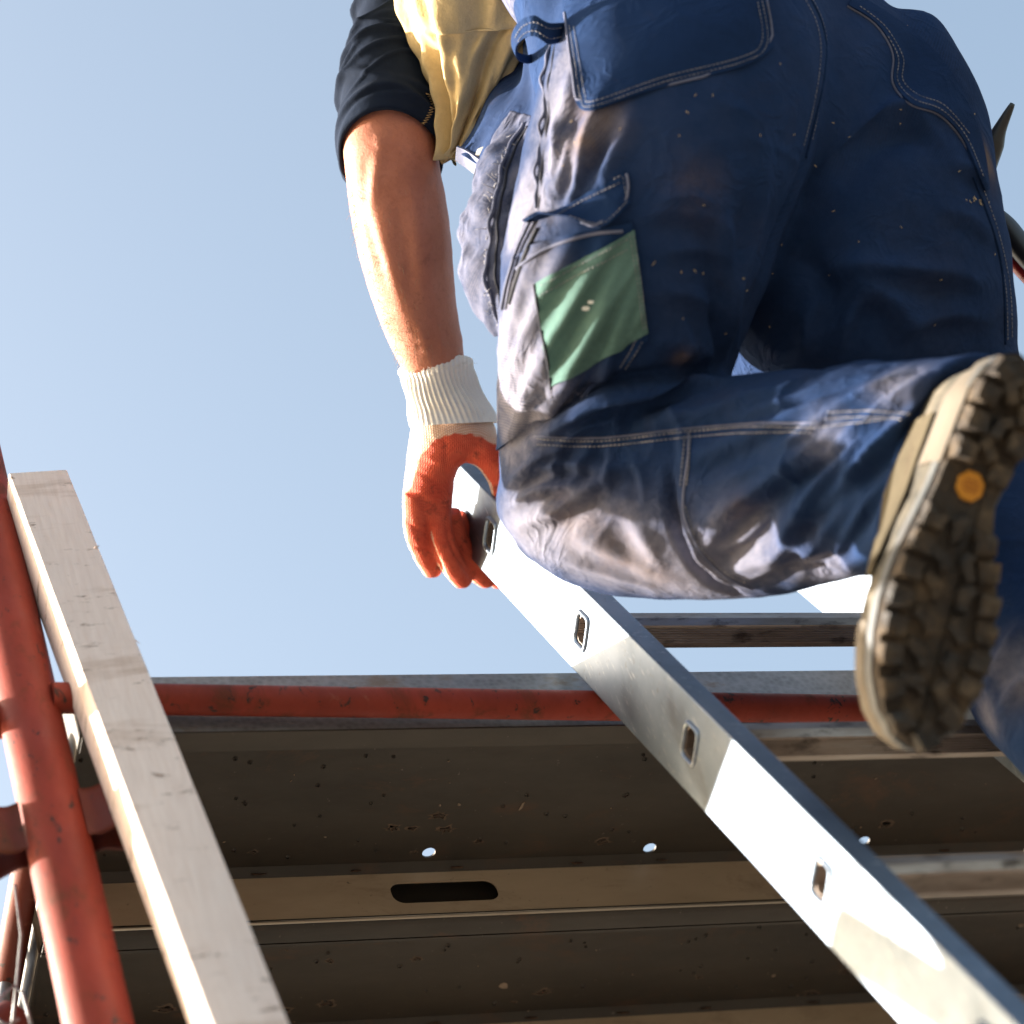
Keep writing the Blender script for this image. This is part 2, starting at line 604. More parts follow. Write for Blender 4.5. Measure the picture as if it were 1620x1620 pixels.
# hook of the ledger that hangs on the post, with its oval eye
hk = MB()
hp = np.array([0.586, 1.772, 3.552])
ol_o = rrect(0.030, 0.062, 0.0145, 7)
ol_i = rrect(0.013, 0.040, 0.006, 7)
hv = []
for yy in (-0.004, 0.004):
    for olx in (ol_o, ol_i):
        hv += [hp + np.array([a + 0.004, yy, b - 0.040]) for a, b in olx]
k = len(ol_o)
hf = []
for i in range(k):
    j = (i + 1) % k
    hf += [(i, k + i, k + j, j), (2 * k + i, 2 * k + j, 3 * k + j, 3 * k + i), (i, j, 2 * k + j, 2 * k + i), (k + i, 3 * k + i, 3 * k + j, k + j)]
hk.add(hv, hf)
hk.build('hook_eye', M['rust'], led, angle=40)


def post(x, y, z1, label, clamps, r=0.0300, wings=True, zlow=0.0):
    t = empty('scaffold_post', (x, y, zlow))
    tag(t, label, 'scaffold post', 'red upright posts of the scaffold')
    MB().tube([(x, y, z) for z in (zlow + 0.012, 1.0, 2.0, 3.0, z1)], r, 40).build('tube', M['red'], t, angle=40)
    MB().box((x - 0.075, y - 0.075, zlow - 0.02), X * 0.15, Y * 0.15, Z * 0.03).build('base_plate', M['galv'], t)
    for zc in clamps:
        for ang in (-16, 74, 164):
            # a pressed wedge cup: a thin strip that leaves the tube, bows out round the wedge and comes back, flaring at its rim
            a = math.radians(ang)
            dr = np.array([math.cos(a), math.sin(a), 0]); sd = np.array([-math.sin(a), math.cos(a), 0])
            path = [(0.0, -0.014), (0.010, -0.012), (0.022, -0.016), (0.036, -0.021), (0.048, -0.017), (0.053, 0.0), (0.048, 0.017), (0.036, 0.021), (0.022, 0.016), (0.010, 0.012), (0.0, 0.014)]
            path = catmull([(p_[0], p_[1], 0) for p_ in path], 4)
            V = []; F = []
            np_ = len(path)
            lev = [(0.006, 1.10), (0.0, 1.03), (-0.012, 0.98), (-0.030, 0.95), (-0.046, 0.93), (-0.050, 0.92)]
            for th_ in (0.0, 0.0032):
                for (zz, sc) in lev:
                    for (pr0, ps0, _) in path:
                        q = np.array([pr0 - 0.024, ps0]); ln_ = max(np.hypot(*q), 1e-6)
                        q = q * (1 - th_ / ln_)
                        V.append(np.array([x, y, zc]) + dr * (r - 0.002 + (q[0] + 0.024) * sc) + sd * q[1] * sc + Z * zz)
            nl = len(lev)
            for b_ in (0, nl * np_):
                for j in range(nl - 1):
                    for i in range(np_ - 1):
                        F.append((b_ + j * np_ + i, b_ + j * np_ + i + 1, b_ + (j + 1) * np_ + i + 1, b_ + (j + 1) * np_ + i))
            for j in (0, nl - 1):
                for i in range(np_ - 1):
                    F.append((j * np_ + i, j * np_ + i + 1, nl * np_ + j * np_ + i + 1, nl * np_ + j * np_ + i))
            obj('wedge_cup', V, F, M['rust'], t, smooth=True)
    return t


post(0.527, 1.790, 4.02, 'red scaffold post with sunlit left side at the left edge of the picture', (3.445, 2.45), 0.0292)
post(0.448, 2.62, 3.70, 'shaded dark red scaffold post just behind the sunlit one, beside the brace rod', (2.45,), 0.0292)
post(0.410, 2.66, 3.66, 'second shaded dark red post at the very left edge, left of the other shaded one', (2.45,), 0.0292)
post(3.05, 1.80, 4.4, 'red scaffold post beyond the right edge of the picture', (2.45,), 0.0292)
post(3.05, 2.62, 3.70, 'red scaffold post at the far right corner of the deck', (2.45,), 0.0292)
tl = empty('ledger_tube', (-1.8, 1.8, 3.55))
tag(tl, 'short stretch of red tube left of the sunlit post', 'scaffold tube')
tube_obj('tube', (-1.8, 1.80, 3.578), (0.505, 1.80, 3.578), 0.017, M['red'], tl)
tr = empty('transom_tube', (0.535, 2.2, 3.52))
tag(tr, 'dark red cross tube carrying the left end of the deck', 'scaffold tube')
tube_obj('tube', (0.550, 1.832, 3.575), (0.550, 2.60, 3.575), 0.015, M['rust'], tr)
fl = empty('ledger_tube', (0.53, 2.62, 3.52))
tag(fl, 'red tube along the far side of the deck', 'scaffold tube')
tube_obj('tube', (0.475, 2.62, 3.525), (3.03, 2.62, 3.525), 0.017, M['red'], fl)
tx = empty('transom_tube', (3.05, 2.2, 3.52))
tag(tx, 'red cross tube carrying the right end of the deck', 'scaffold tube')
tube_obj('tube', (3.05, 1.83, 3.50), (3.05, 2.60, 3.50), 0.017, M['red'], tx)

db = empty('added_shadow_tube', (-0.9, 1.95, 2.35))  # added tube, out of view, for the shadow band low on the rail
tag(db, 'added red diagonal tube behind the sunlit post, casting a shadow on the ladder', 'scaffold tube')
tube_obj('tube', (-0.90, 1.95, 2.352), (0.50, 1.95, 3.3374), 0.024, M['rust'], db)

# galvanised diagonal brace and tie wires, low at the left edge
br = empty('brace_rod', P(30, 1360, 2.62))
tag(br, 'thin galvanised brace rod low at the left edge behind the red post', 'brace rod')
ba, bb = P(37, 1345, 2.99), P(-2, 1640, 2.83)
tube_obj('rod', ba, bb + (bb - ba) * 3, 0.0062, M['galv'], br)
for i, pts in enumerate(([(-10, 1590, 2.5), (8, 1572, 2.52), (22, 1560, 2.54), (36, 1572, 2.53), (44, 1600, 2.5), (52, 1630, 2.5)],
                         [(24, 1400, 2.6), (34, 1480, 2.57), (26, 1560, 2.54), (18, 1640, 2.5)],
                         [(-6, 1612, 2.5), (10, 1622, 2.5), (30, 1612, 2.5)])):
    w = MB().tube(PA(pts), 0.0016, 8).build('tie_wire', M['galv'], None, smooth=True)
    tag(w, ['bent tie wire arching over the brace rod at the bottom left corner', 'long tie wire hanging down beside the brace rod', 'short loose tie wire end in the bottom left corner'][i], 'wire', 'tie wires at the brace rod')

# ------------------------------------------------------------------ timber beam
bt, bbm = P(60, 746, 2.88), P(398, 1620, 2.26)
bd = nrm(bt - bbm)
bl_ = bbm - bd * 2.2
view = nrm(P(200, 1150, 1.0) - CAM)
side = nrm(np.cross(bd, view)); nrmf = np.cross(side, bd)
ya = math.radians(-20)
if side @ RIGHT < 0: side = -side
if nrmf @ view > 0: nrmf = -nrmf
su = nrm(side * math.cos(ya) + nrmf * math.sin(ya))         # along the shaded face
fu = nrm(nrmf * math.cos(ya) - side * math.sin(ya))         # out of the shaded face
w = 0.0595
cn = bt + (side * 0.0)
# outline with lightly rounded, uneven edges, swept along the beam
V = []; F = []
prof = rrect(w, w, 0.0022, 4)
k = len(prof)
NB = 90
Lb = np.linalg.norm(bt - bl_)
for i in range(NB):
    c = bl_ + bd * Lb * i / (NB - 1)
    for j, (a, b) in enumerate(prof):
        e = 0.00012 * math.sin(i * 1.9 + j * 2.1) + 0.0004 * math.sin(i * 0.17 + j)
        V.append(c + su * (a + e) + fu * (b + e * 0.7) - fu * w * 0.5)
for i in range(NB - 1):
    for j in range(k):
        F.append((i * k + j, i * k + (j + 1) % k, (i + 1) * k + (j + 1) % k, (i + 1) * k + j))
F += [tuple(range(k))[::-1], tuple((NB - 1) * k + j for j in range(k))]
tb = empty('timber_beam', tuple(bl_))
tag(tb, 'pale square timber beam leaning beside the red post', 'timber beam')
beam = obj('beam', V, F, M['wood'], tb, angle=35)
sp = MB()
for (x0, y0, x1, y1) in ((206, 1010, 222, 1019), (150, 868, 158, 864), (205, 1006, 212, 1013)):
    sp.tube([P(x0, y0, 2.68), P((x0 + x1) / 2, (y0 + y1) / 2 - 2, 2.68), P(x1, y1, 2.68)], [0.0012, 0.0008, 0.0001], 6)
sp.build('splinter', M['wood'], tb, smooth=True)

# ------------------------------------------------------------------ ladder
LT = math.radians(19)
LU = np.array([0, math.sin(LT), math.cos(LT)])      # up along the rails
LB = np.array([0, LU[2], -LU[1]])                   # towards the back of the ladder
LA = P(1000, 1009, 2.73)                            # a point on the outer front edge of the left rail
RD, RWID, SPC = 0.085, 0.0245, 0.28
LGAP = 0.352                                        # from rail to rail
lad = empty('ladder', tuple(LA - LU * (LA[2] / LU[2])))
tag(lad, 'aluminium ladder leaning on the scaffold deck, gripped by the worker', 'ladder')
S_LOW = -LA[2] / LU[2] + 0.05
S_TOP = 0.600
rung_s = [0.40 - SPC * i for i in range(14) if 0.40 - SPC * i > S_LOW + 0.1]
RW_, RH_ = 0.031, 0.027
rrot = 0.0                                            # the treads lie level


def rail(x, out):
    mb = MB()
    hole = rrect(RW_, RH_, 0.006, 5, rrot)
    hs = [(s, RD * 0.47, [(b, a) for a, b in hole]) for s in rung_s]
    t = 0.0022
    r = 0.0016
    plate(mb, LA + X * (x - 0.0), LU, LB, X, S_LOW, S_TOP, r, RD - r, t, hs)
    plate(mb, LA + X * (x + RWID - t), LU, LB, X, S_LOW, S_TOP, r, RD - r, t, hs)
    mb.box(LA + X * (x + r) + LU * S_LOW, X * (RWID - 2 * r), LB * t, LU * (S_TOP - S_LOW))
    mb.box(LA + X * (x + r) + LB * (RD - t) + LU * S_LOW, X * (RWID - 2 * r), LB * t, LU * (S_TOP - S_LOW))
    # rounded corners
    for cx, cb, a0 in ((r, r, 180), (RWID - r, r, 270), (RWID - r, RD - r, 0), (r, RD - r, 90)):
        q = []
        for kx in range(5):
            a = math.radians(a0 + 90 * kx / 4)
            q.append((cx + r * math.cos(a), cb + r * math.sin(a)))
        v = [LA + X * (x + a) + LB * b + LU * S_LOW for a, b in q] + [LA + X * (x + a) + LB * b + LU * S_TOP for a, b in q]
        mb.add(v, [(i, i + 1, 6 + i, 5 + i) for i in range(4)])
    mb.box(LA + X * (x + 0.001) + LB * 0.001 + LU * (S_TOP - 0.001), X * (RWID - 0.002), LB * (RD - 0.002), LU * 0.003)
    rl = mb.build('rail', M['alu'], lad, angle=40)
    rl.data.update()
    return rl


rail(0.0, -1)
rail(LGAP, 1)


def ribbed_profile():
    """outline of the rung: flat tread, ribbed front and back"""
    w, h, r = RW_, RH_, 0.005
    pts = []
    def edge(a, b, n, nx_, ny_, amp):
        for i in range(n):
            f = i / n
            rib = amp * (1 if (i % 2) else -1) if 1 < i < n - 1 else 0
            pts.append((a[0] + (b[0] - a[0]) * f + nx_ * rib, a[1] + (b[1] - a[1]) * f + ny_ * rib))
    edge((-w / 2 + r, h / 2), (w / 2 - r, h / 2), 14, 0, 1, 0.0005)
    edge((w / 2, h / 2 - r), (w / 2, -h / 2 + r), 6, 1, 0, 0.0)
    edge((w / 2 - r, -h / 2), (-w / 2 + r, -h / 2), 16, 0, 1, 0.0006)
    edge((-w / 2, -h / 2 + r), (-w / 2, h / 2 - r), 16, 1, 0, 0.00055)
    return pts


rp = ribbed_profile()
for s in rung_s:
    c = LA + LU * s + LB * RD * 0.47
    V = []; k = len(rp)
    xa, xb = 0.0008, LGAP + RWID - 0.0008
    for xx, sc in ((xa, 1.0), (xb, 1.0), (xb, 0.86), (xa, 0.86)):
        for a, b in rp:
            V.append(c + X * xx - LB * a * sc + LU * b * sc)
    F = []
    for j in range(4):
        j2 = (j + 1) % 4
        for i in range(k):
            F.append((j * k + i, j * k + (i + 1) % k, j2 * k + (i + 1) % k, j2 * k + i))
    ru = obj('rung', V, F, M['rung'], lad)
    # flared collar that clinches the rung on the outside of each rail
    for xx, sg in ((0.0, -1), (LGAP + RWID, 1)):
        cv = []
        ols = [rrect(RW_ * q, RH_ * q, 0.006 * q, 5) for q in (0.93, 1.03, 1.16, 1.24)]
        hs = (0.0002, 0.0030, 0.0030, 0.0001)
        for ol, hh in zip(ols, hs):
            for a, b in ol:
                cv.append(c + X * (xx + sg * hh) - LB * a + LU * b)
        kk = len(ols[0])
        cf = [(j * kk + i, j * kk + (i + 1) % kk, (j + 1) * kk + (i + 1) % kk, (j + 1) * kk + i) for j in range(3) for i in range(kk)]
        obj('rung_collar', cv, cf, M['alu'], ru, smooth=True)
for xx in (0.0, LGAP):
    f_ = MB().box(LA + X * (xx - 0.004) + LB * (-0.004) + LU * (S_LOW - 0.055), X * (RWID + 0.008), LB * (RD + 0.008), LU * 0.09)
    f_.build('rubber_foot', M['rubber'] if 'rubber' in M else M['rust'], lad)

# ================================================================== the worker
def loft(rings, n=40, sub=6, ex=1.0, scale=1.0):
    """rings: (x1,y1,d1, x2,y2,d2, front, back): two silhouette points and the thickness towards / away from the viewer"""
    D = []
    for r in rings:
        r = list(r)
        if len(r) == 7: r.append(r[6])
        D.append(np.concatenate([P(*r[0:3]), P(*r[3:6]), r[6:8]]))
    D = catmull(D, sub)
    L, Rr, tf, tb_ = D[:, :3], D[:, 3:6], D[:, 6], D[:, 7]
    C = (L + Rr) / 2; A = (Rr - L) / 2
    T = np.gradient(C, axis=0)
    V = []
    for i in range(len(C)):
        b = np.cross(T[i], A[i])
        b = nrm(b)
        if b @ (CAM - C[i]) < 0: b = -b
        for k in range(n):
            th = 2 * math.pi * k / n
            c, s_ = math.cos(th), math.sin(th)
            c = math.copysign(abs(c) ** ex, c); s_ = math.copysign(abs(s_) ** ex, s_)
            V.append(C[i] + scale * (A[i] * c + b * s_ * (tf[i] if s_ > 0 else tb_[i])))
    m = len(C)
    F = [(i * n + k, i * n + (k + 1) % n, (i + 1) * n + (k + 1) % n, (i + 1) * n + k) for i in range(m - 1) for k in range(n)]
    F += [tuple(range(n))[::-1], tuple((m - 1) * n + k for k in range(n))]
    return V, F


def blob(c, rx, ry, rz, axes=None, n=20):
    """ellipsoid, axes given as three world vectors (default right/up/forward)"""
    ax = np.array(axes if axes is not None else [RIGHT, UP, FWD])
    V = []; F = []
    for i in range(1, n):
        ph = math.pi * i / n
        for k in range(2 * n):
            th = math.pi * k / n
            V.append(c + ax[0] * rx * math.sin(ph) * math.cos(th) + ax[1] * ry * math.cos(ph) + ax[2] * rz * math.sin(ph) * math.sin(th))
    N2 = 2 * n
    for i in range(n - 2):
        for k in range(N2):
            F.append((i * N2 + k, (i + 1) * N2 + k, (i + 1) * N2 + (k + 1) % N2, i * N2 + (k + 1) % N2))
    F.append(tuple(range(N2)))
    F.append(tuple((n - 2) * N2 + k for k in range(N2))[::-1])
    return V, F


class Skin:
    """union of shapes as one continuous surface (voxel remesh), then shaped in numpy"""
    def __init__(s, shapes, voxel, smooth=6):
        mb = MB()
        for v, f in shapes: mb.add(v, f)
        me = bpy.data.meshes.new('tmp')
        me.from_pydata([tuple(map(float, v)) for v in mb.v], [], mb.f)
        import bmesh
        bm = bmesh.new(); bm.from_mesh(me)
        bmesh.ops.recalc_face_normals(bm, faces=bm.faces)
        bm.to_mesh(me); bm.free()
        o = bpy.data.objects.new('tmp', me); COL.objects.link(o)
        md = o.modifiers.new('r', 'REMESH'); md.mode = 'VOXEL'; md.voxel_size = voxel; md.adaptivity = 0
        dg = bpy.context.evaluated_depsgraph_get()
        ev = o.evaluated_get(dg)
        m2 = bpy.data.meshes.new_from_object(ev)
        bpy.data.objects.remove(o)
        s.me = m2
        n = len(m2.vertices)
        co = np.empty(n * 3, np.float64); m2.vertices.foreach_get('co', co); s.v = co.reshape(-1, 3)
        e = np.empty(len(m2.edges) * 2, np.int64); m2.edges.foreach_get('vertices', e); s.e = e.reshape(-1, 2)
        s.deg = np.bincount(s.e.ravel(), minlength=n).astype(float)
        f = np.empty(len(m2.loops), np.int64); m2.loops.foreach_get('vertex_index', f)
        s.lt = np.array([len(p.vertices) for p in m2.polygons[:1]])
        tot = np.empty(len(m2.polygons), np.int64); m2.polygons.foreach_get('loop_total', tot)
        st = np.empty(len(m2.polygons), np.int64); m2.polygons.foreach_get('loop_start', st)
        s.faces = [tuple(f[a:a + b]) for a, b in zip(st, tot)]
        q = st[tot == 4]
        s.quads = np.stack([f[q], f[q + 1], f[q + 2], f[q + 3]], 1)
        s.lap(smooth)

    def lap(s, it, k=0.5, mask=None):
        for _ in range(it):
            acc = np.zeros_like(s.v)
            for a in range(3):
                acc[:, a] = np.bincount(s.e[:, 0], s.v[s.e[:, 1], a], len(s.v)) + np.bincount(s.e[:, 1], s.v[s.e[:, 0], a], len(s.v))
            d = (acc / s.deg[:, None] - s.v) * k
            if mask is not None: d *= mask[:, None]
            s.v += d

    def taubin(s, it):
        for _ in range(it):
            s.lap(1, 0.5); s.lap(1, -0.52)

    def normals(s):
        q = s.quads
        nn = np.cross(s.v[q[:, 2]] - s.v[q[:, 0]], s.v[q[:, 3]] - s.v[q[:, 1]])
        N = np.zeros_like(s.v)
        for a in range(3):
            for c in range(4):
                N[:, a] += np.bincount(q[:, c], nn[:, a], len(s.v))
        s.N = N / (np.linalg.norm(N, axis=1)[:, None] + 1e-12)
        return s.N

    def bvh(s):
        return BVHTree.FromPolygons([tuple(v) for v in s.v], s.faces)

    def displace(s, amount):
        s.v += s.N * amount[:, None]

    def finish(s, name, mat, parent, smooth=True):
        s.me.vertices.foreach_set('co', s.v.ravel())
        s.me.name = name
        o = obj_me(name, s.me, mat, parent, smooth)
        return o


def hit(bv, x, y, fallback=2.7):
    d = nrm(P(x, y, 1.0) - CAM)
    loc, nor, idx, dist = bv.ray_cast(Vector(CAM), Vector(d))
    if loc is None: return None, None
    nor = np.array(nor)
    if nor @ d > 0: nor = -nor
    return np.array(loc), nor


def resample(poly, n):
    p = catmull(np.asarray(poly, float), 12) if len(poly) > 2 else np.asarray(poly, float)
    s_ = np.concatenate([[0], np.cumsum(np.linalg.norm(np.diff(p[:, :2], axis=0), axis=1))])
    t = np.linspace(0, s_[-1], n)
    return np.stack([np.interp(t, s_, p[:, k]) for k in range(p.shape[1])], 1)


def crease(sk, bv, poly, width, amp, skew=0.0, n=48, maxd=0.10):
    """raise (amp>0) or sink (amp<0) a soft fold along a line on the surface"""
    pts = resample(poly, n)
    p3 = []; tt = []
    for i, (x, y) in enumerate(pts[:, :2]):
        loc, _ = hit(bv, x, y)
        if loc is None: continue
        p3.append(loc); tt.append(i / (n - 1))
    if len(p3) < 4: return
    p3 = np.array(p3); tt = np.array(tt)
    lo, hi = p3.min(0) - width * 3, p3.max(0) + width * 3
    idx = np.where(np.all((sk.v > lo) & (sk.v < hi), axis=1))[0]
    if len(idx) == 0: return
    best = np.full(len(idx), 1e9); par = np.zeros(len(idx)); sgn = np.zeros(len(idx))
    vv = sk.v[idx]
    tan = np.gradient(p3, axis=0)
    for i in range(len(p3)):
        df = vv - p3[i]
        d2 = (df ** 2).sum(1)
        m_ = d2 < best
        best[m_] = d2[m_]; par[m_] = tt[i]
        sd = np.cross(FWD, tan[i]); sd = sd / (np.linalg.norm(sd) + 1e-9)
        sgn[m_] = (df[m_] @ sd)
    d = np.sqrt(best)
    taper = np.sin(np.pi * np.clip(par, 0.02, 0.98)) ** 0.6
    prof = np.exp(-(d / width) ** 1.6)
    if skew: prof = prof - skew * np.exp(-((sgn - width * 1.5) / (width * 1.1)) ** 2) * np.exp(-(d / (width * 3.2)) ** 2)
    sk.disp[idx] += amp * taper * prof


def lump(v, freq, seed, octaves=3, stretch=None):
    """smooth pseudo-random field in [-1, 1] built from many sine waves"""
    r = np.random.default_rng(seed)
    out = np.zeros(len(v)); tot = 0
    q = v if stretch is None else v @ np.asarray(stretch).T
    for o in range(octaves):
        fo = freq * 2 ** o; a = 0.55 ** o
        for _ in range(7):
            d = nrm(r.normal(size=3)); ph = r.uniform(0, 6.28)
            w = fo * r.uniform(0.7, 1.3)
            out += a * np.sin(w * (q @ d) + ph + 1.3 * np.sin(w * 0.6 * (q @ nrm(r.normal(size=3)))))
        tot += a * 3.2
    return out / tot


def setuv(me, uv):
    a = me.attributes.new('cuv', 'FLOAT_VECTOR', 'POINT')
    uv = np.concatenate([uv, np.zeros((len(uv), 1))], 1)
    a.data.foreach_set('vector', uv.astype(np.float32).ravel())


def panel(name, bv, top, bottom, thick, mat, parent, nu=40, nv=30, lift=None, inset=0.0015, base=None, smooth=True):
    """a piece of cloth lying on the surface, between two outlines given point for point"""
    T = resample(top, nu); B = resample(bottom, nu)
    pos = np.zeros((nv, nu, 3)); nor = np.zeros((nv, nu, 3)); ok = np.ones((nv, nu), bool)
    for j in range(nv):
        f = j / (nv - 1)
        for i in range(nu):
            x, y = T[i, 0] * (1 - f) + B[i, 0] * f, T[i, 1] * (1 - f) + B[i, 1] * f
            l_, n_ = hit(bv, x, y)
            if l_ is None: ok[j, i] = False
            else: pos[j, i], nor[j, i] = l_, n_
    if not ok.all():                       # carry the nearest found depth on
        good = np.argwhere(ok)
        for j, i in np.argwhere(~ok):
            g = good[np.argmin(((good - [j, i]) ** 2).sum(1))]
            f = j / (nv - 1)
            x, y = T[i, 0] * (1 - f) + B[i, 0] * f, T[i, 1] * (1 - f) + B[i, 1] * f
            d = proj(pos[g[0], g[1]])[2]
            pos[j, i] = P(x, y, d); nor[j, i] = nor[g[0], g[1]]
    for _ in range(4):
        nor[1:-1] = (nor[1:-1] * 2 + nor[:-2] + nor[2:]) / 4
        nor[:, 1:-1] = (nor[:, 1:-1] * 2 + nor[:, :-2] + nor[:, 2:]) / 4
    nor /= np.linalg.norm(nor, axis=2)[..., None]
    U_, V_ = np.meshgrid(np.linspace(0, 1, nu), np.linspace(0, 1, nv))
    off = np.full((nv, nu), thick)
    if lift is not None: off = off + lift(U_, V_)
    top_ = pos + nor * off[..., None]
    V = [p for p in top_.reshape(-1, 3)]
    F = [(j * nu + i, (j + 1) * nu + i, (j + 1) * nu + i + 1, j * nu + i + 1) for j in range(nv - 1) for i in range(nu - 1)]
    # edge turned back towards the cloth below
    loop = [(0, i) for i in range(nu)] + [(j, nu - 1) for j in range(1, nv)] + [(nv - 1, i) for i in range(nu - 2, -1, -1)] + [(j, 0) for j in range(nv - 2, 0, -1)]
    b0 = len(V)
    for (j, i) in loop:
        V.append(top_[j, i] - nor[j, i] * (thick + 0.0012))
    n = len(loop)
    for k in range(n):
        a = loop[k]; b = loop[(k + 1) % n]
        F.append((a[0] * nu + a[1], b[0] * nu + b[1], b0 + (k + 1) % n, b0 + k))
    o = obj(name, V, F, mat, parent, smooth=False, angle=55)
    lu = np.linalg.norm(top_[nv // 2, -1] - top_[nv // 2, 0]); lv = np.linalg.norm(top_[-1, nu // 2] - top_[0, nu // 2])
    setuv(o.data, np.concatenate([np.stack([U_.ravel() * lu, V_.ravel() * lv], 1), np.zeros((len(V) - nu * nv, 2))]))
    return o, BVHTree.FromPolygons([tuple(p) for p in top_.reshape(-1, 3)], F[:(nu - 1) * (nv - 1)])


def stitches(bvs, polys, mat, parent, name='stitching', step=0.0042, ln=0.0030, r=0.00045, lift=0.0005):
    mb = MB()
    for poly in polys:
        pts = resample(poly, 200)
        p3 = []
        for x, y in pts[:, :2]:
            best = None
            for bv in bvs:
                l_, n_ = hit(bv, x, y)
                if l_ is not None and (best is None or np.linalg.norm(l_ - CAM) < np.linalg.norm(best[0] - CAM)): best = (l_, n_)
            if best is not None: p3.append(best[0] + best[1] * lift)
        if len(p3) < 3: continue
        p3 = np.array(p3)
        sg = np.linalg.norm(np.diff(p3, axis=0), axis=1)
        s_ = np.concatenate([[0], np.cumsum(np.minimum(sg, 0.01))])
        t = 0.0
        while t + ln < s_[-1]:
            q = [np.array([np.interp(t + ln * f, s_, p3[:, k]) for k in range(3)]) for f in (0, 0.5, 1)]
            if np.linalg.norm(q[2] - q[0]) < ln * 2.5:
                mb.tube(q, [r * 0.6, r, r * 0.6], 5)
            t += step * random.uniform(0.92, 1.08)
    return tag(mb.build(name, mat, parent, smooth=True), kind='stuff')


def seam(bvs, poly, r, mat, parent, name='seam', lift=0.0, n=90, wob=0.0):
    pts = resample(poly, n); p3 = []
    for x, y in pts[:, :2]:
        best = None
        for bv in bvs:
            l_, n_ = hit(bv, x, y)
            if l_ is not None and (best is None or np.linalg.norm(l_ - CAM) < np.linalg.norm(best[0] - CAM)): best = (l_, n_)
        if best is not None:
            k_ = len(p3)
            p3.append(best[0] + best[1] * (lift + wob * .5 * math.sin(k_ * .31)) + RIGHT * wob * (math.sin(k_ * .23 + 1) + .6 * math.sin(k_ * .51)))
    p3 = np.array(p3)
    for _ in range(2): p3[1:-1] = (p3[:-2] + 2 * p3[1:-1] + p3[2:]) / 4
    return MB().tube(p3, r, 8).build(name, mat, parent, smooth=True)


# ---- cloth, skin and glove materials
def m_cloth(name, base, fade_sun, dirt=0.5, twill=True, rough=0.95, vary=1.6, wrinkle=0.0, tw=0.0019, fuzz=0.35):
    m = Mat(name)
    big = m.noise(5.5, 4, 0.6)
    mid = m.noise(24, 5, 0.65)
    fine = m.noise(150, 4, 0.7)
    st = m.noise(9, 6, 0.75, m.mapping((1, 1, 0.7)), 0.6)
    vc = tuple(x * vary for x in base)
    dk = tuple(x * 0.72 for x in base)
    c = m.mix(m.ramp(big, [(0.32, 0.0), (0.70, 1.0)]), dk, vc)
    c = m.mix(m.math('MULTIPLY', m.ramp(fine, [(0.4, 0.0), (0.7, 1.0)]), 0.35), c, vc)
    wn_ = m.math('ADD', m.math('MULTIPLY', m.math('SUBTRACT', m.noise(34, 7, 0.75), 0.5), 2.0), m.math('MULTIPLY', m.math('SUBTRACT', fine, 0.5), 0.7))
    wq = m.math('MULTIPLY', m.attr('wear_sun'), m.math('ADD', wn_, 1.0))
    wear_sun = m.ramp(wq, [(0.03, 0.0), (0.25, 0.14), (0.55, 0.60), (1.0, 1.0)])  # worn cloth mixed with painted sunlight
    c = m.mix(wear_sun, c, fade_sun)
    c = m.mix(m.math('MULTIPLY', m.attr('soil'), m.ramp(mid, [(0.35, 0.1), (0.62, 0.95)])), c, (0.20, 0.125, 0.065))
    c = m.mix(m.math('MULTIPLY', m.ramp(st, [(0.58, 0.0), (0.72, dirt)]), 0.6), c, (0.040, 0.028, 0.022))
    wv = m.n('ShaderNodeTexWave', wave_type='BANDS', bands_direction='X')
    wv.inputs['Scale'].default_value = 0.314 / tw
    wv.inputs['Distortion'].default_value = 0.6
    wv.inputs['Detail'].default_value = 1
    ca = m.n('ShaderNodeAttribute', attribute_name='cuv')
    mp = m.n('ShaderNodeMapping'); mp.inputs['Rotation'].default_value = (0, 0, 0.9)
    m.l(ca.outputs['Vector'], mp.inputs['Vector'])
    m.l(mp.outputs[0], wv.inputs['Vector'])
    if twill:
        c = m.mix(m.math('MULTIPLY', wv.outputs['Fac'], 0.30), c, tuple(x * 2.0 for x in base))
        c = m.mix(m.math('MULTIPLY', m.math('MULTIPLY', wv.outputs['Fac'], m.attr('wear_sun')), 0.35), c, dk)
    m.set(color=c, rough=rough, spec=0.06)
    p = m.bump(m.noise(45, 5, 0.65), fuzz, 0.0030)
    if wrinkle:
        nz = m.noise(1.0, 3, 0.55, m.mapping((26, 16, 34), (0.4, 0.5, 0.2)), 0.8)
        rg = m.math('SUBTRACT', 1.0, m.math('ABSOLUTE', m.math('MULTIPLY', m.math('SUBTRACT', nz, 0.5), 4.5)))
        rg = m.math('POWER', m.math('MAXIMUM', rg, 0.0), 2.5)
        rg = m.math('MULTIPLY', rg, m.ramp(m.noise(11, 3, 0.5), [(0.42, 0.0), (0.62, 1.0)]))
        p = m.bump(rg, wrinkle, 0.004, p)
    p = m.bump(fine, 0.25, 0.0008, p)
    if twill: m.bump(wv.outputs['Fac'], 0.35, 0.0005, p)
    return m.m


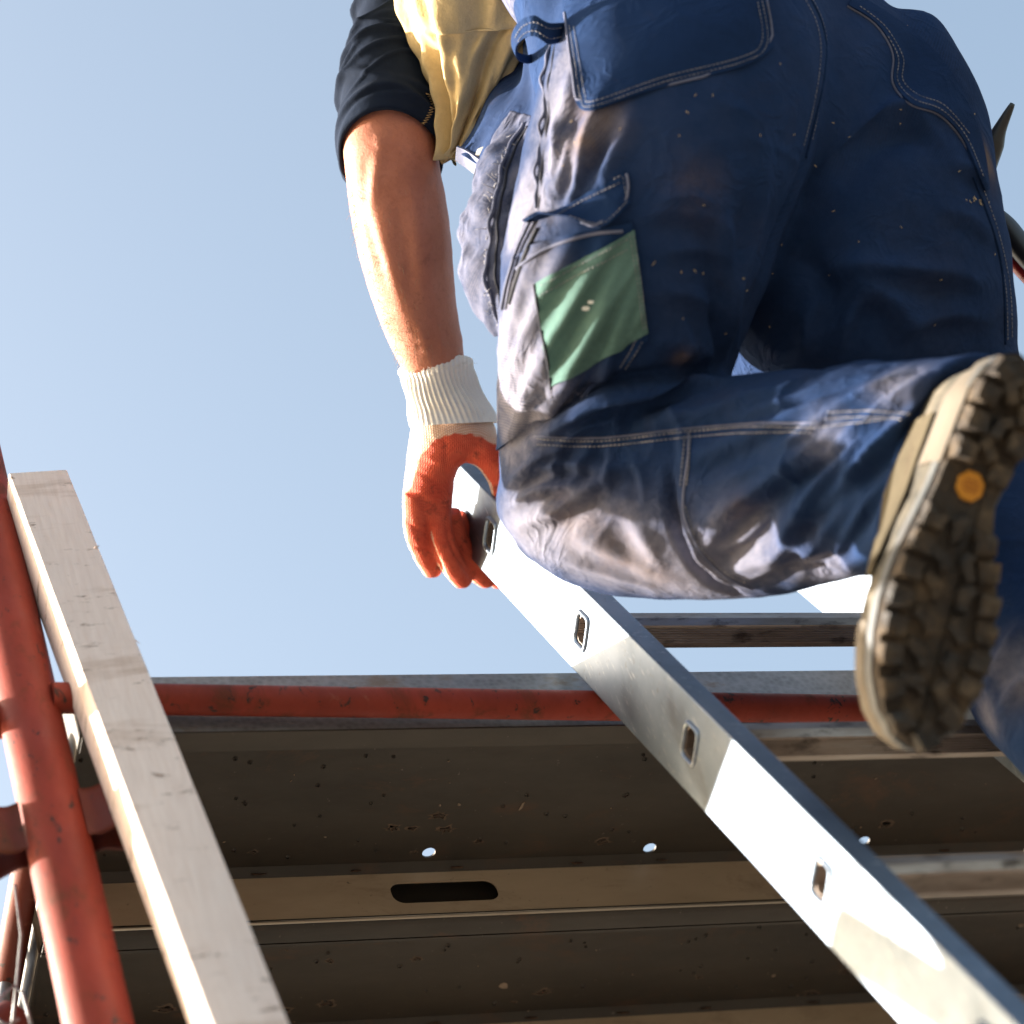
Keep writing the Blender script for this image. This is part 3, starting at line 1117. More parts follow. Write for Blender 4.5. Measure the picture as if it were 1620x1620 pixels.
NAVY, NFADE_SUN = (0.0080, 0.0205, 0.0590), (0.225, 0.215, 0.255)  # second tone: pale cloth, both worn and painted as sunlit
M['navy'] = m_cloth('navy_work_twill', NAVY, NFADE_SUN, 0.3, wrinkle=0.42)
M['navy2'] = m_cloth('navy_pocket_twill', (0.0078, 0.0195, 0.056), (0.14, 0.14, 0.18), 0.8, wrinkle=0.4)
M['trim'] = m_cloth('faded_sunlit_trim', (0.075, 0.080, 0.115), (0.24, 0.235, 0.26), 0.4, vary=2.4)  # faded hems, paled too for sunlit edges
M['black'] = m_cloth('dark_indigo_jersey', (0.0080, 0.0125, 0.024), (0.018, 0.023, 0.036), 0.0, twill=False)
M['green'] = m_cloth('faded_green_canvas', (0.062, 0.112, 0.100), (0.15, 0.21, 0.165), 0.5, vary=1.8)
M['yellow'] = m_cloth('mustard_cotton', (0.52, 0.40, 0.215), (0.55, 0.41, 0.20), 0.0, twill=False, vary=1.2, fuzz=0.8)


def plain(name, c, rough=0.7, **kw):
    m = Mat(name); m.set(color=c, rough=rough, **kw); return m.m


def m_thread():
    m = Mat('pale_thread')
    a = m.noise(90, 3, 0.6)
    m.set(color=m.ramp(a, [(0.3, (0.09, 0.10, 0.14)), (0.7, (0.34, 0.32, 0.32))]), rough=0.9)
    return m.m


M['thread'] = m_thread()
M['gap'] = plain('dark_cloth_shade', (0.010, 0.011, 0.018), 0.95)  # strap and dark seams, also shade painted into pocket hollows


def m_skin():
    m = Mat('tanned_skin')
    a = m.noise(14, 5, 0.6); f = m.noise(170, 4, 0.65); pore = m.noise(420, 3, 0.6)
    c = m.ramp(a, [(0.3, (0.37, 0.130, 0.076)), (0.7, (0.48, 0.190, 0.120))])
    c = m.mix(m.ramp(f, [(0.5, 0.0), (0.75, 0.35)]), c, (0.25, 0.085, 0.05))
    frk = m.noise(60, 4, 0.7)
    c = m.mix(m.ramp(frk, [(0.60, 0.0), (0.70, 0.45)]), c, (0.22, 0.08, 0.05))
    m.set(color=c, rough=0.58, spec=0.28)
    m.b.inputs['Subsurface Weight'].default_value = 0.12
    m.b.inputs['Subsurface Radius'].default_value = (0.010, 0.004, 0.002)
    m.b.inputs['Subsurface Scale'].default_value = 0.5
    p = m.bump(f, 0.5, 0.0012)
    m.bump(pore, 0.5, 0.0006, p)
    return m.m


M['skin'] = m_skin()


def m_glove():
    m = Mat('rubber_palm_knit_glove')
    nz = m.noise(40, 4, 0.6)
    kn = m.n('ShaderNodeTexWave', wave_type='BANDS', bands_direction='X')
    kn.inputs['Scale'].default_value = 150; kn.inputs['Distortion'].default_value = 1.5
    m.l(m.mapping((1, 0.4, 0.3), (0, 0, 0.3)), kn.inputs['Vector'])
    kz = m.n('ShaderNodeTexWave', wave_type='BANDS', bands_direction='Z')
    kz.inputs['Scale'].default_value = 170; kz.inputs['Distortion'].default_value = 2.0
    m.l(m.co, kz.inputs['Vector'])
    knit = m.math('MULTIPLY', kn.outputs['Fac'], kz.outputs['Fac'])
    white = m.mix(knit, (0.62, 0.44, 0.33), (0.78, 0.68, 0.58))
    peach = m.mix(knit, (0.58, 0.25, 0.13), (0.76, 0.50, 0.36))
    org = m.mix(m.ramp(nz, [(0.35, 0.0), (0.7, 1.0)]), (0.52, 0.060, 0.028), (0.62, 0.100, 0.048))
    org = m.mix(m.math('MULTIPLY', knit, 0.25), org, (0.66, 0.15, 0.07))
    org = m.mix(m.ramp(m.noise(70, 5, 0.7), [(0.56, 0.0), (0.70, 0.75)]), org, (0.13, 0.03, 0.018))
    c = m.mix(m.attr('coat2'), white, peach)
    c = m.mix(m.attr('coat'), c, org)
    m.set(color=c, rough=0.75, spec=0.25)
    m.bump(knit, 0.5, 0.0009)
    return m.m


M['glove'] = m_glove()


def m_cuff():
    m = Mat('ribbed_white_cuff')
    a = m.noise(260, 3, 0.6); b = m.noise(30, 4, 0.6)
    c = m.mix(m.ramp(b, [(0.4, 0.0), (0.75, 0.5)]), (0.78, 0.74, 0.68), (0.62, 0.56, 0.48))
    m.set(color=c, rough=0.95, spec=0.1)
    m.bump(a, 0.6, 0.001)
    return m.m


M['cuff'] = m_cuff()

person = empty('person', tuple(P(1180, 900, 2.7)))
tag(person, 'worker in navy work trousers and orange palmed glove kneeling up on the ladder', 'person')


def grid_loft(rings, nU, nT, disp=None, tilt=None, inner=0.0, n_inner=6, cap=False, taper_in=None):
    """open tube on a (u, theta) grid; theta=90 deg faces the viewer. disp(u, th) in metres, tilt(u) slides near side along the axis"""
    D = []
    for r in rings:
        r = list(r)
        if len(r) == 7: r.append(r[6])
        D.append(np.concatenate([P(*r[0:3]), P(*r[3:6]), r[6:8]]))
    D = catmull(D, 16)
    s_ = np.concatenate([[0], np.cumsum(np.linalg.norm(np.diff((D[:, :3] + D[:, 3:6]) / 2, axis=0), axis=1))])
    t = np.linspace(0, s_[-1], nU)
    D = np.stack([np.interp(t, s_, D[:, k]) for k in range(8)], 1)
    C = (D[:, :3] + D[:, 3:6]) / 2; A = (D[:, 3:6] - D[:, :3]) / 2
    T = np.gradient(C, axis=0); T /= np.linalg.norm(T, axis=1)[:, None]
    V = np.zeros((nU, nT, 3)); Nn = np.zeros((nU, nT, 3))
    for i in range(nU):
        b = nrm(np.cross(T[i], A[i]))
        if b @ (CAM - C[i]) < 0: b = -b
        for k in range(nT):
            th = 2 * math.pi * k / nT
            c, s1 = math.cos(th), math.sin(th)
            tk = D[i, 6] if s1 > 0 else D[i, 7]
            nn = nrm(nrm(A[i]) * c / max(np.linalg.norm(A[i]), 1e-4) * tk + b * s1)
            p = C[i] + A[i] * c + b * s1 * tk
            if tilt: p = p + T[i] * tilt(i / (nU - 1)) * s1
            if disp: p = p + nn * disp(i / (nU - 1), th)
            V[i, k] = p; Nn[i, k] = nn
    VV = [p for p in V.reshape(-1, 3)]
    F = [(i * nT + k, i * nT + (k + 1) % nT, (i + 1) * nT + (k + 1) % nT, (i + 1) * nT + k) for i in range(nU - 1) for k in range(nT)]
    if inner:
        last = nU - 1; prev = [last * nT + k for k in range(nT)]
        for j in range(1, n_inner + 1):
            f = j / n_inner
            base = len(VV)
            src = max(0, nU - 1 - int(f * nU * 0.35))
            for k in range(nT):
                q = V[src, k] if j > 1 else V[last, k] + T[last] * inner * 0.35
                VV.append(q - Nn[src, k] * inner * (0.5 if j == 1 else 1.0))
            cur = [base + k for k in range(nT)]
            F += [(prev[k], prev[(k + 1) % nT], cur[(k + 1) % nT], cur[k]) for k in range(nT)]
            prev = cur
    if cap: F += [tuple(range(nT))[::-1], tuple((nU - 1) * nT + k for k in range(nT))]
    return VV, F


def sheet(name, top, bottom, thick, mat, parent, nu=40, nv=16, disp=None, smooth=True):
    """free hanging cloth between two edges of (x, y, depth) points"""
    T = resample(top, nu); B = resample(bottom, nu)
    Pt = np.array([P(*q) for q in T]); Pb = np.array([P(*q) for q in B])
    g = np.zeros((nv, nu, 3))
    for j in range(nv):
        f = j / (nv - 1)
        g[j] = Pt * (1 - f) + Pb * f
    n = np.cross(np.gradient(g, axis=1), np.gradient(g, axis=0))
    n /= np.linalg.norm(n, axis=2)[..., None] + 1e-12
    flip = np.sign(((CAM - g) * n).sum(2)); flip[flip == 0] = 1
    if np.mean(flip) < 0: n = -n
    U_, V_ = np.meshgrid(np.linspace(0, 1, nu), np.linspace(0, 1, nv))
    if disp is not None: g = g + n * disp(U_, V_)[..., None]
    a = g; b = g - n * thick
    V = [p for p in a.reshape(-1, 3)] + [p for p in b.reshape(-1, 3)]
    o = nu * nv
    F = [(j * nu + i, (j + 1) * nu + i, (j + 1) * nu + i + 1, j * nu + i + 1) for j in range(nv - 1) for i in range(nu - 1)]
    F += [tuple(x + o for x in q[::-1]) for q in F]
    loop = [i for i in range(nu)] + [j * nu + nu - 1 for j in range(1, nv)] + [(nv - 1) * nu + i for i in range(nu - 2, -1, -1)] + [j * nu for j in range(nv - 2, 0, -1)]
    for k in range(len(loop)):
        x, y = loop[k], loop[(k + 1) % len(loop)]
        F.append((x, y, y + o, x + o))
    ob_ = obj(name, V, F, mat, parent, angle=60)
    lu = np.linalg.norm(g[nv // 2, -1] - g[nv // 2, 0]); lv = np.linalg.norm(g[-1, nu // 2] - g[0, nu // 2])
    uv_ = np.stack([U_.ravel() * lu, V_.ravel() * lv], 1)
    setuv(ob_.data, np.concatenate([uv_, uv_]))
    return ob_, BVHTree.FromPolygons([tuple(p) for p in a.reshape(-1, 3)], F[:(nu - 1) * (nv - 1)])


def fattr(me, name, vals):
    a = me.attributes.new(name, 'FLOAT', 'POINT')
    a.data.foreach_set('value', np.asarray(vals, np.float32))


def spots(bv, v, lst):
    out = np.zeros(len(v))
    for (x, y, r, a) in lst:
        l_, _ = hit(bv, x, y)
        if l_ is None: continue
        out = np.maximum(out, a * np.exp(-(((v - l_) ** 2).sum(1)) / r ** 2))
    return out


# ---------------------------------------------------------------- trousers
pelvis_r = [(1060, 340, 2.84, 1380, 350, 2.93, .05), (900, 240, 2.76, 1512, 265, 2.94, .115), (856, 120, 2.75, 1486, 165, 2.96, .125),
            (840, 20, 2.79, 1345, 50, 2.99, .115), (800, -80, 2.85, 1200, -50, 3.04, .11), (740, -200, 2.93, 1140, -190, 3.10, .11)]
l_thigh = [(880, 10, 2.77, 1300, 0, 2.83, .09), (854, 110, 2.735, 1310, 105, 2.79, .125), (826, 250, 2.70, 1288, 225, 2.75, .135, .15),
           (798, 380, 2.69, 1248, 340, 2.74, .128, .15), (790, 480, 2.69, 1208, 450, 2.73, .118, .14), (789, 580, 2.70, 1165, 540, 2.735, .108, .125),
           (787, 680, 2.72, 1130, 620, 2.75, .10), (792, 770, 2.745, 1060, 720, 2.765, .075)]
l_shank = [(862, 742, 2.795, 856, 806, 2.795, .030), (880, 694, 2.78, 868, 872, 2.78, .066), (914, 642, 2.755, 904, 918, 2.755, .083),
           (985, 604, 2.72, 980, 942, 2.725, .088), (1100, 592, 2.665, 1105, 950, 2.685, .086), (1220, 587, 2.61, 1220, 944, 2.64, .081),
           (1330, 582, 2.555, 1315, 920, 2.59, .075), (1440, 570, 2.50, 1372, 910, 2.535, .068), (1532, 560, 2.455, 1420, 912, 2.48, .062), (1572, 556, 2.43, 1438, 912, 2.45, .058)]
r_thigh = [(1290, 70, 2.92, 1466, 120, 2.99, .09), (1250, 200, 2.84, 1518, 228, 2.96, .115), (1205, 300, 2.80, 1538, 310, 2.93, .125),
           (1170, 400, 2.775, 1566, 400, 2.90, .125), (1152, 490, 2.785, 1592, 495, 2.88, .12),
           (1150, 600, 2.84, 1625, 600, 2.87, .11), (1220, 710, 2.775, 1670, 700, 2.86, .095), (1380, 850, 2.76, 1720, 830, 2.82, .085),
           (1480, 980, 2.72, 1760, 950, 2.76, .08), (1534, 1105, 2.66, 1800, 1040, 2.68, .08), (1604, 1192, 2.60, 1830, 1110, 2.62, .075), (1690, 1290, 2.56, 1890, 1225, 2.57, .07)]
tr_ = Skin([loft(pelvis_r), loft(l_thigh), loft(l_shank), loft(r_thigh)], 0.0031, 26)
tr_.taubin(10)
tr_.normals()
bv0 = tr_.bvh()
tr_.disp = np.zeros(len(tr_.v))
FOLDS = [
    # hip and left thigh
    ([(955, 150), (930, 215), (905, 300)], .012, .006, .8), ([(1000, 175), (978, 240), (950, 300)], .011, .005, .8), ([(880, 180), (880, 240), (868, 310)], .010, .006, .8),
    ([(905, 100), (900, 150), (890, 200)], .012, .004, .5),
    ([(1035, 320), (1090, 310), (1140, 330)], .010, .004, .6), ([(1010, 345), (1080, 335), (1135, 352), (1165, 400)], .009, .004, .6),
    ([(1140, 330), (1150, 420), (1148, 560)], .011, .007, .7), ([(1215, 220), (1195, 350), (1160, 470), (1150, 570)], .010, .006, .7),
    ([(1050, 400), (1110, 395), (1160, 410)], .008, .003, .6), ([(1040, 460), (1100, 470), (1150, 500)], .010, .004, .6), ([(1030, 540), (1080, 545), (1140, 570)], .012, .005, .6),
    ([(1300, 130), (1285, 230), (1245, 340), (1200, 450), (1155, 560)], .012, -.010, 0),
    # right thigh
    ([(1290, 285), (1350, 215), (1420, 178), (1500, 180)], .017, .009, .9), ([(1370, 195), (1440, 185), (1500, 230)], .012, .006, .6),
    ([(1280, 440), (1350, 420), (1430, 425), (1560, 446)], .011, .006, .8), ([(1350, 435), (1410, 475), (1460, 540)], .016, .008, .8), ([(1250, 400), (1300, 440), (1330, 520)], .020, -.008, 0),
    ([(1480, 330), (1530, 345), (1575, 380)], .012, .004, .6), ([(1500, 260), (1535, 270), (1560, 300)], .010, .004, .5),
    # back of the knee
    ([(795, 712), (860, 664), (930, 618), (1010, 598), (1140, 588)], .008, -.013, 0), ([(835, 705), (890, 662), (950, 630), (1040, 612), (1150, 602)], .009, .006, 0),
    ([(800, 640), (850, 640), (880, 655)], .008, .004, .5),
    # lower leg
    ([(885, 690), (930, 650), (1010, 622), (1110, 606)], .008, .006, .9), ([(975, 690), (985, 650), (1040, 625)], .007, .004, .8),
    ([(1010, 660), (1100, 655), (1200, 625), (1280, 600)], .010, .005, .8), ([(1085, 730), (1190, 690), (1290, 650), (1400, 600)], .012, .007, .9),
    ([(1110, 830), (1200, 775), (1290, 705), (1370, 640), (1460, 585)], .012, .011, 1.0), ([(1215, 905), (1265, 820), (1325, 735), (1400, 655), (1490, 590)], .012, .012, 1.0),
    ([(1262, 905), (1310, 830), (1365, 735), (1440, 640)], .012, .010, .9), ([(1140, 760), (1230, 720), (1330, 660)], .010, .006, .8), ([(1230, 800), (1262, 845), (1300, 872)], .012, .006, .6),
    ([(1160, 905), (1240, 870), (1310, 865), (1352, 905)], .012, .008, .8), ([(1100, 880), (1150, 830), (1190, 790)], .012, .007, .8), ([(1060, 640), (1075, 680), (1082, 740)], .006, .003, .6),
    # fan of small folds out of the knee hollow and towards the ankle
    ([(868, 688), (900, 664), (945, 645)], .005, .004, 1.0), ([(890, 700), (930, 676), (985, 662)], .005, .004, 1.0), ([(940, 640), (990, 628), (1060, 622)], .005, .004, 1.0), ([(1040, 612), (1100, 606), (1170, 600)], .005, .004, 1.0),
    ([(1150, 660), (1230, 640), (1320, 612), (1400, 586)], .006, .005, 1.0), ([(1195, 720), (1270, 690), (1350, 640), (1430, 596)], .006, .006, 1.0), ([(1240, 760), (1310, 715), (1385, 655), (1470, 596)], .006, .006, 1.0), ([(1290, 820), (1340, 760), (1400, 690), (1470, 625)], .006, .007, 1.0),
    ([(1320, 880), (1352, 820), (1392, 750)], .006, .006, 1.0), ([(1130, 880), (1180, 850), (1215, 810)], .007, .005, 1.0), ([(1180, 920), (1230, 895), (1290, 892), (1340, 905)], .007, .006, 1.0),
    ([(1000, 720), (1015, 760), (1020, 800)], .006, .003, .8), ([(960, 700), (965, 740), (955, 790)], .006, .003, .8),
    ([(1160, 560), (1180, 500), (1195, 440), (1215, 380)], .006, .004, .8), ([(1120, 585), (1125, 540), (1115, 480)], .006, .004, .8), ([(1085, 580), (1090, 545), (1080, 500)], .005, .003, .8),
    ([(1330, 560), (1345, 500), (1380, 460)], .010, .005, .8), ([(1420, 560), (1440, 520), (1500, 500), (1560, 505)], .010, .005, .8), ([(1270, 560), (1280, 500), (1300, 470)], .010, .005, .8),
    ([(925, 250), (915, 290), (895, 330)], .006, .004, 1.0), ([(975, 215), (960, 255), (940, 290)], .006, .004, 1.0), ([(900, 215), (893, 260), (880, 300)], .006, .004, 1.0),
    # knee
    ([(800, 770), (850, 742), (900, 735), (960, 742)], .006, .005, 1.0), ([(808, 800), (860, 775), (915, 770)], .006, .005, 1.0), ([(815, 760), (860, 720), (905, 705)], .006, .005, 1.0),
    ([(812, 830), (870, 815), (930, 775), (985, 735)], .010, .006, .9), ([(905, 770), (920, 735), (940, 700)], .006, .004, .8), ([(870, 760), (882, 730), (890, 705)], .005, .004, .8),
    ([(900, 850), (960, 870), (1040, 905)], .014, .004, .7), ([(870, 880), (950, 905), (1040, 930)], .010, .004, .7), ([(990, 800), (1020, 850), (1050, 900)], .014, .004, .6),
    ([(1060, 745), (1062, 800), (1085, 865), (1120, 915), (1170, 943)], .0055, -.011, 0), ([(1078, 800), (1100, 865), (1135, 905), (1180, 930)], .006, .006, 0),
    # calf of the standing leg
    ([(1560, 1100), (1590, 1040), (1620, 980)], .010, .007, .8), ([(1575, 1140), (1605, 1090), (1640, 1060)], .010, .006, .8),
]
for poly, w_, a_, sk_ in FOLDS:
    crease(tr_, bv0, poly, w_ * .92, a_ * 1.65, sk_)
tr_.disp += 0.0020 * lump(tr_.v, 42, 5, 3)
# limb coordinates of the cloth (for the weave) and fine wrinkles
ax = []
for li, rr_ in enumerate((pelvis_r, l_thigh, l_shank, r_thigh)):
    D_ = catmull([np.concatenate([P(*q[0:3]), P(*q[3:6])]) for q in rr_], 10)
    c_ = (D_[:, :3] + D_[:, 3:]) / 2
    a_ = D_[:, 3:] - D_[:, :3]; hw_ = np.linalg.norm(a_, axis=1) / 2
    t_ = np.gradient(c_, axis=0); arc = np.concatenate([[0], np.cumsum(np.linalg.norm(np.diff(c_, axis=0), axis=1))])
    for k_ in range(len(c_)): ax.append((c_[k_], nrm(a_[k_]), nrm(t_[k_]), hw_[k_], arc[k_], li))
bd_ = np.full(len(tr_.v), 1e9); cuv = np.zeros((len(tr_.v), 2)); limb = np.zeros(len(tr_.v), int)
for (c_, a_, t_, h_, ar, li) in ax:
    df = tr_.v - c_
    d_ = (df ** 2).sum(1) / h_ ** 2
    m_ = d_ < bd_
    bd_[m_] = d_[m_]
    b_ = np.cross(t_, a_)
    cuv[m_, 0] = ar + df[m_] @ t_
    cuv[m_, 1] = np.arctan2(df[m_] @ b_, df[m_] @ a_) * .13
    limb[m_] = li
wr_ = lump(tr_.v, 26, 21, 2)
ridge = np.clip(1 - np.abs(lump(tr_.v + .02 * np.stack([lump(tr_.v, 30, 31, 1), lump(tr_.v, 30, 32, 1), lump(tr_.v, 30, 33, 1)], 1), 30, 22, 2, np.diag([.6, 1, 1.5]))) * 3.0, 0, 1) ** 2
tr_.disp += .0030 * ridge * np.clip(wr_ * 1.5 + .35, 0, 1) * np.where(limb == 2, 1.3, .7)
tr_.displace(tr_.disp)
tr_.lap(1, 0.4)
bv_t = tr_.bvh()
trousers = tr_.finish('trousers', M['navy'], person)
WEAR_SUN = [(880, 170, .050, .62), (905, 90, .045, .6), (880, 250, .045, .62), (940, 200, .035, .5), (830, 330, .05, .8), (815, 560, .06, .9), (800, 650, .06, .9), (850, 835, .050, 1), (925, 870, .058, 1), (1010, 895, .058, 1),  # worn spots, kept to sunlit areas to paint in extra sunlight
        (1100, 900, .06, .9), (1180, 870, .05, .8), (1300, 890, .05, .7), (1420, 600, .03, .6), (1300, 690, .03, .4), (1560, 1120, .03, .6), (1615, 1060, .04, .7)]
SOIL = [(935, 150, .022, .8), (950, 195, .02, .5), (915, 225, .02, .7), (930, 850, .03, .55), (975, 880, .03, .6), (890, 815, .02, .6), (1030, 900, .03, .5), (1100, 300, .03, .25), (1000, 60, .03, .35), (1560, 255, .02, .8), (1085, 565, .012, .7), (1170, 810, .012, .8)]
setuv(trousers.data, cuv)
fattr(trousers.data, 'wear_sun', np.maximum(spots(bv_t, tr_.v, WEAR_SUN), .05 + .05 * np.clip(lump(tr_.v, 30, 77, 3), 0, 1)))
fattr(trousers.data, 'soil', spots(bv_t, tr_.v, SOIL))

# back pocket
pk, bv_pk = panel('back_pocket', bv_t, [(886, -60), (990, -70), (1100, -72), (1205, -70)], [(912, 160), (938, 177), (1050, 138), (1175, 106), (1222, 76)], .0028, M['navy2'], trousers,
                  lift=lambda u, v: .002 * np.sin(u * 9) * v + .0015 * np.sin(v * 7 + u * 5))
stitches([bv_pk], [[(901, 40), (910, 100), (919, 155), (938, 168), (1050, 130), (1172, 99), (1213, 70), (1205, 0)], [(908, 42), (918, 105), (926, 150), (940, 160), (1050, 122), (1168, 92), (1205, 66), (1198, 0)]], M['thread'], pk)
seam([bv_pk], [(893, 20), (905, 110), (913, 160), (938, 176), (1050, 137), (1175, 105), (1221, 76), (1213, 0)], .0012, M['trim'], pk, 'pocket_hem', .0002)
# right back pocket
pk2, bv_pk2 = panel('back_pocket', bv_t, [(1352, -8), (1405, 25), (1455, 62), (1500, 112), (1528, 165), (1545, 205), (1556, 250), (1562, 300)],
                    [(1340, 10), (1385, 40), (1412, 85), (1412, 132), (1440, 165), (1485, 182), (1520, 220), (1556, 302)], .0030, M['navy2'], trousers, nu=60, nv=14)
stitches([bv_pk2], [[(1352, 12), (1392, 42), (1420, 88), (1420, 128), (1446, 157), (1490, 174), (1528, 215), (1556, 280)], [(1360, 10), (1400, 42), (1428, 90), (1428, 126), (1452, 150), (1494, 167), (1534, 212)]], M['thread'], pk2)
seam([bv_pk2, bv_t], [(1340, 10), (1385, 40), (1412, 85), (1412, 132), (1440, 165), (1485, 182), (1520, 220), (1545, 270)], .0012, M['trim'], pk2, 'pocket_hem', .0004)
# seat seam with twin stitching
seam([bv_t], [(1281, -5), (1298, 30), (1307, 70), (1304, 120), (1292, 180), (1275, 250)], .0014, M['navy2'], trousers, 'seat_seam', .0002)
stitches([bv_t], [[(1274, 0), (1290, 32), (1298, 72), (1295, 120), (1284, 180), (1270, 235)], [(1285, -2), (1300, 30), (1308, 68), (1305, 118), (1294, 178), (1284, 225)]], M['thread'], trousers)
# outer seam of the right leg
stitches([bv_t], [[(1548, 300), (1570, 360), (1585, 420), (1592, 470), (1594, 540)], [(1556, 300), (1577, 360), (1592, 420), (1599, 470), (1601, 540)]], M['thread'], trousers)
seam([bv_t], [(1540, 280), (1562, 340), (1580, 400), (1588, 460), (1590, 545)], .0016, M['navy2'], trousers, 'side_seam', .0004)
# lower leg seams
stitches([bv_t], [[(850, 694), (950, 698), (1090, 683), (1200, 675), (1290, 676), (1420, 660)], [(850, 703), (950, 706), (1090, 692), (1200, 684), (1290, 684)], [(1083, 690), (1080, 730), (1076, 772)], [(1092, 690), (1090, 730), (1086, 770)],
                  [(1310, 652), (1380, 650), (1440, 655)], [(1305, 662), (1380, 660), (1430, 664)], [(1084, 800), (1105, 860), (1140, 900), (1180, 922)]], M['thread'], trousers, r=.0007)
seam([bv_t], [(845, 690), (950, 693), (1090, 678), (1200, 670), (1300, 670)], .0010, M['trim'], trousers, 'leg_seam', .0001)
seam([bv_t], [(1090, 684), (1088, 730), (1082, 775), (1084, 820), (1110, 875), (1150, 915), (1190, 932)], .0013, M['trim'], trousers, 'knee_seam', .0001)
# frayed side seam down the hip
seam([bv_t], [(872, 60), (866, 100), (858, 135), (862, 180), (852, 230), (850, 280), (846, 330)], .0017, M['trim'], trousers, 'side_seam', .0008, wob=.0018)
seam([bv_t], [(878, 60), (873, 105), (866, 140), (869, 185), (860, 235), (856, 300), (850, 335)], .0011, M['gap'], trousers, 'side_seam', -.0004, wob=.0008)

# thigh pocket, its green patch and open flap
tp, bv_tp = panel('thigh_pocket', bv_t, [(806, 440), (835, 400), (880, 380), (940, 366), (1000, 352)], [(790, 712), (840, 668), (880, 646), (950, 612), (1026, 536)], .0034, M['navy'], trousers, nu=56, nv=56,
                  lift=lambda u, v: .007 * np.sin(np.pi * np.clip(u, 0, 1)) * np.clip(1 - v * 1.1, 0, 1) + .0035 * np.sin(np.pi * u) * np.sin((u * 1.2 + v * 1.0) * 19) * (.35 + v))
fattr(tp.data, 'wear_sun', spots(bv_tp, np.array([v.co[:] for v in tp.data.vertices]), [(815, 500, .05, .9), (820, 600, .06, 1), (830, 660, .05, 1), (900, 640, .04, .7), (850, 420, .03, .6)]))  # wear plus painted sunlight down the lit left side
gp, bv_gp = panel('green_patch', bv_tp, [(846, 450), (900, 420), (955, 392), (1003, 364)], [(873, 612), (925, 585), (975, 556), (1025, 527)], .0016, M['green'], trousers, nu=44, nv=40,
                  lift=lambda u, v: .0022 * np.maximum(0, np.sin((u * 0.8 + v * 1.0) * 13.5 - .8)) ** 2)
stitches([bv_gp], [[(856, 452), (904, 426), (957, 398), (1000, 374)], [(853, 468), (905, 440), (960, 412), (998, 392)], [(996, 372), (1008, 445), (1018, 525)], [(1002, 372), (1014, 445), (1022, 520)]], M['thread'], gp)
seam([bv_tp, bv_gp], [(845, 450), (856, 520), (866, 570), (872, 618)], .0014, M['gap'], gp, 'patch_edge', 0)
stitches([bv_tp, bv_t], [[(852, 455), (862, 530), (868, 580), (874, 640)], [(1016, 540), (1005, 560), (988, 585)], [(1006, 538), (995, 560), (980, 583)]], M['thread'], tp)
# bead of glue marks on the patch
for (x, y, r_) in ((927, 488, .0042), (935, 478, .0032)):
    l_, n_ = hit(bv_gp, x, y)
    bvv, bff = blob(l_ + n_ * .0004, r_, r_ * 0.55, .0006, [nrm(np.cross(n_, UP)), nrm(np.cross(n_, np.cross(n_, UP))), n_], 8)
    obj('glue_mark', bvv, bff, plain('white_glue', (0.75, 0.76, 0.72), 0.5), gp, smooth=True)
flap, bv_fl = panel('pocket_flap', bv_t, [(838, 352), (870, 342), (925, 308), (992, 272)], [(842, 356), (900, 348), (956, 361), (998, 322)], .004, M['navy2'], trousers, nu=44, nv=24,
                    lift=lambda u, v: v * (.016 + .006 * np.sin(u * 8)) * np.sin(np.pi * np.clip(u * .8 + .2, 0, 1)))
stitches([bv_fl], [[(872, 336), (928, 303), (985, 277)], [(870, 347), (925, 316), (985, 287)], [(985, 280), (992, 318)], [(900, 342), (952, 353), (992, 318)]], M['thread'], flap)
seam([bv_fl], [(840, 354), (900, 347), (956, 359), (996, 321), (991, 275)], .0012, M['trim'], flap, 'flap_hem', .0002)
seam([bv_tp, bv_t], [(842, 352), (822, 395), (808, 440), (798, 490)], .0019, M['trim'], tp, 'pocket_edge', .003)
seam([bv_tp, bv_t], [(850, 362), (832, 400), (818, 440), (806, 480)], .0032, M['gap'], tp, 'pocket_hollow_shade', -.001)  # dark strip paints in the shade of the pocket hollow
seam([bv_tp, bv_t], [(818, 425), (860, 396), (930, 372), (985, 366)], .0016, M['trim'], tp, 'pocket_mouth', .0006)

# holster pocket hanging off the hip
hol = [(812, 178, 2.80, 846, 186, 2.76, .006), (776, 236, 2.80, 846, 240, 2.74, .013), (752, 300, 2.79, 838, 310, 2.72, .022), (741, 370, 2.78, 832, 380, 2.71, .026),
       (742, 430, 2.77, 818, 440, 2.70, .024), (756, 480, 2.76, 806, 486, 2.70, .016), (778, 515, 2.75, 800, 518, 2.71, .008), (788, 531, 2.74, 796, 531, 2.72, .003)]
hv_, hf_ = grid_loft(hol, 110, 48, lambda u, th: (.0028 * math.sin(u * 23 + 3 * math.sin(th)) + .0010 * math.sin(u * 51 + 4 * math.cos(th * 2))) * math.sin(math.pi * u) + .002 * math.sin(th * 3 + u * 9) + .0012 * math.sin(th * 7 - u * 30), cap=True)
holster = obj('holster_pocket', hv_, hf_, M['navy'], trousers, smooth=True)
setuv(holster.data, np.array([((i // 48) * .0022, (i % 48) * .0042) for i in range(len(hv_))]))
fattr(holster.data, 'wear_sun', np.full(len(hv_), .40))
bv_h = BVHTree.FromPolygons([tuple(v) for v in hv_], hf_)
seam([bv_h], [(828, 195), (805, 240), (786, 300), (778, 360), (770, 420), (776, 470), (788, 510)], .0022, M['trim'], holster, 'frayed_edge', .001, wob=.0016)
seam([bv_h], [(834, 200), (812, 245), (796, 300), (788, 360), (784, 420), (790, 470), (794, 505)], .0013, M['gap'], holster, 'pocket_gap_shade', .0005, wob=.0008)  # dark line paints in the shade of the gap beside the edge
fr = MB()
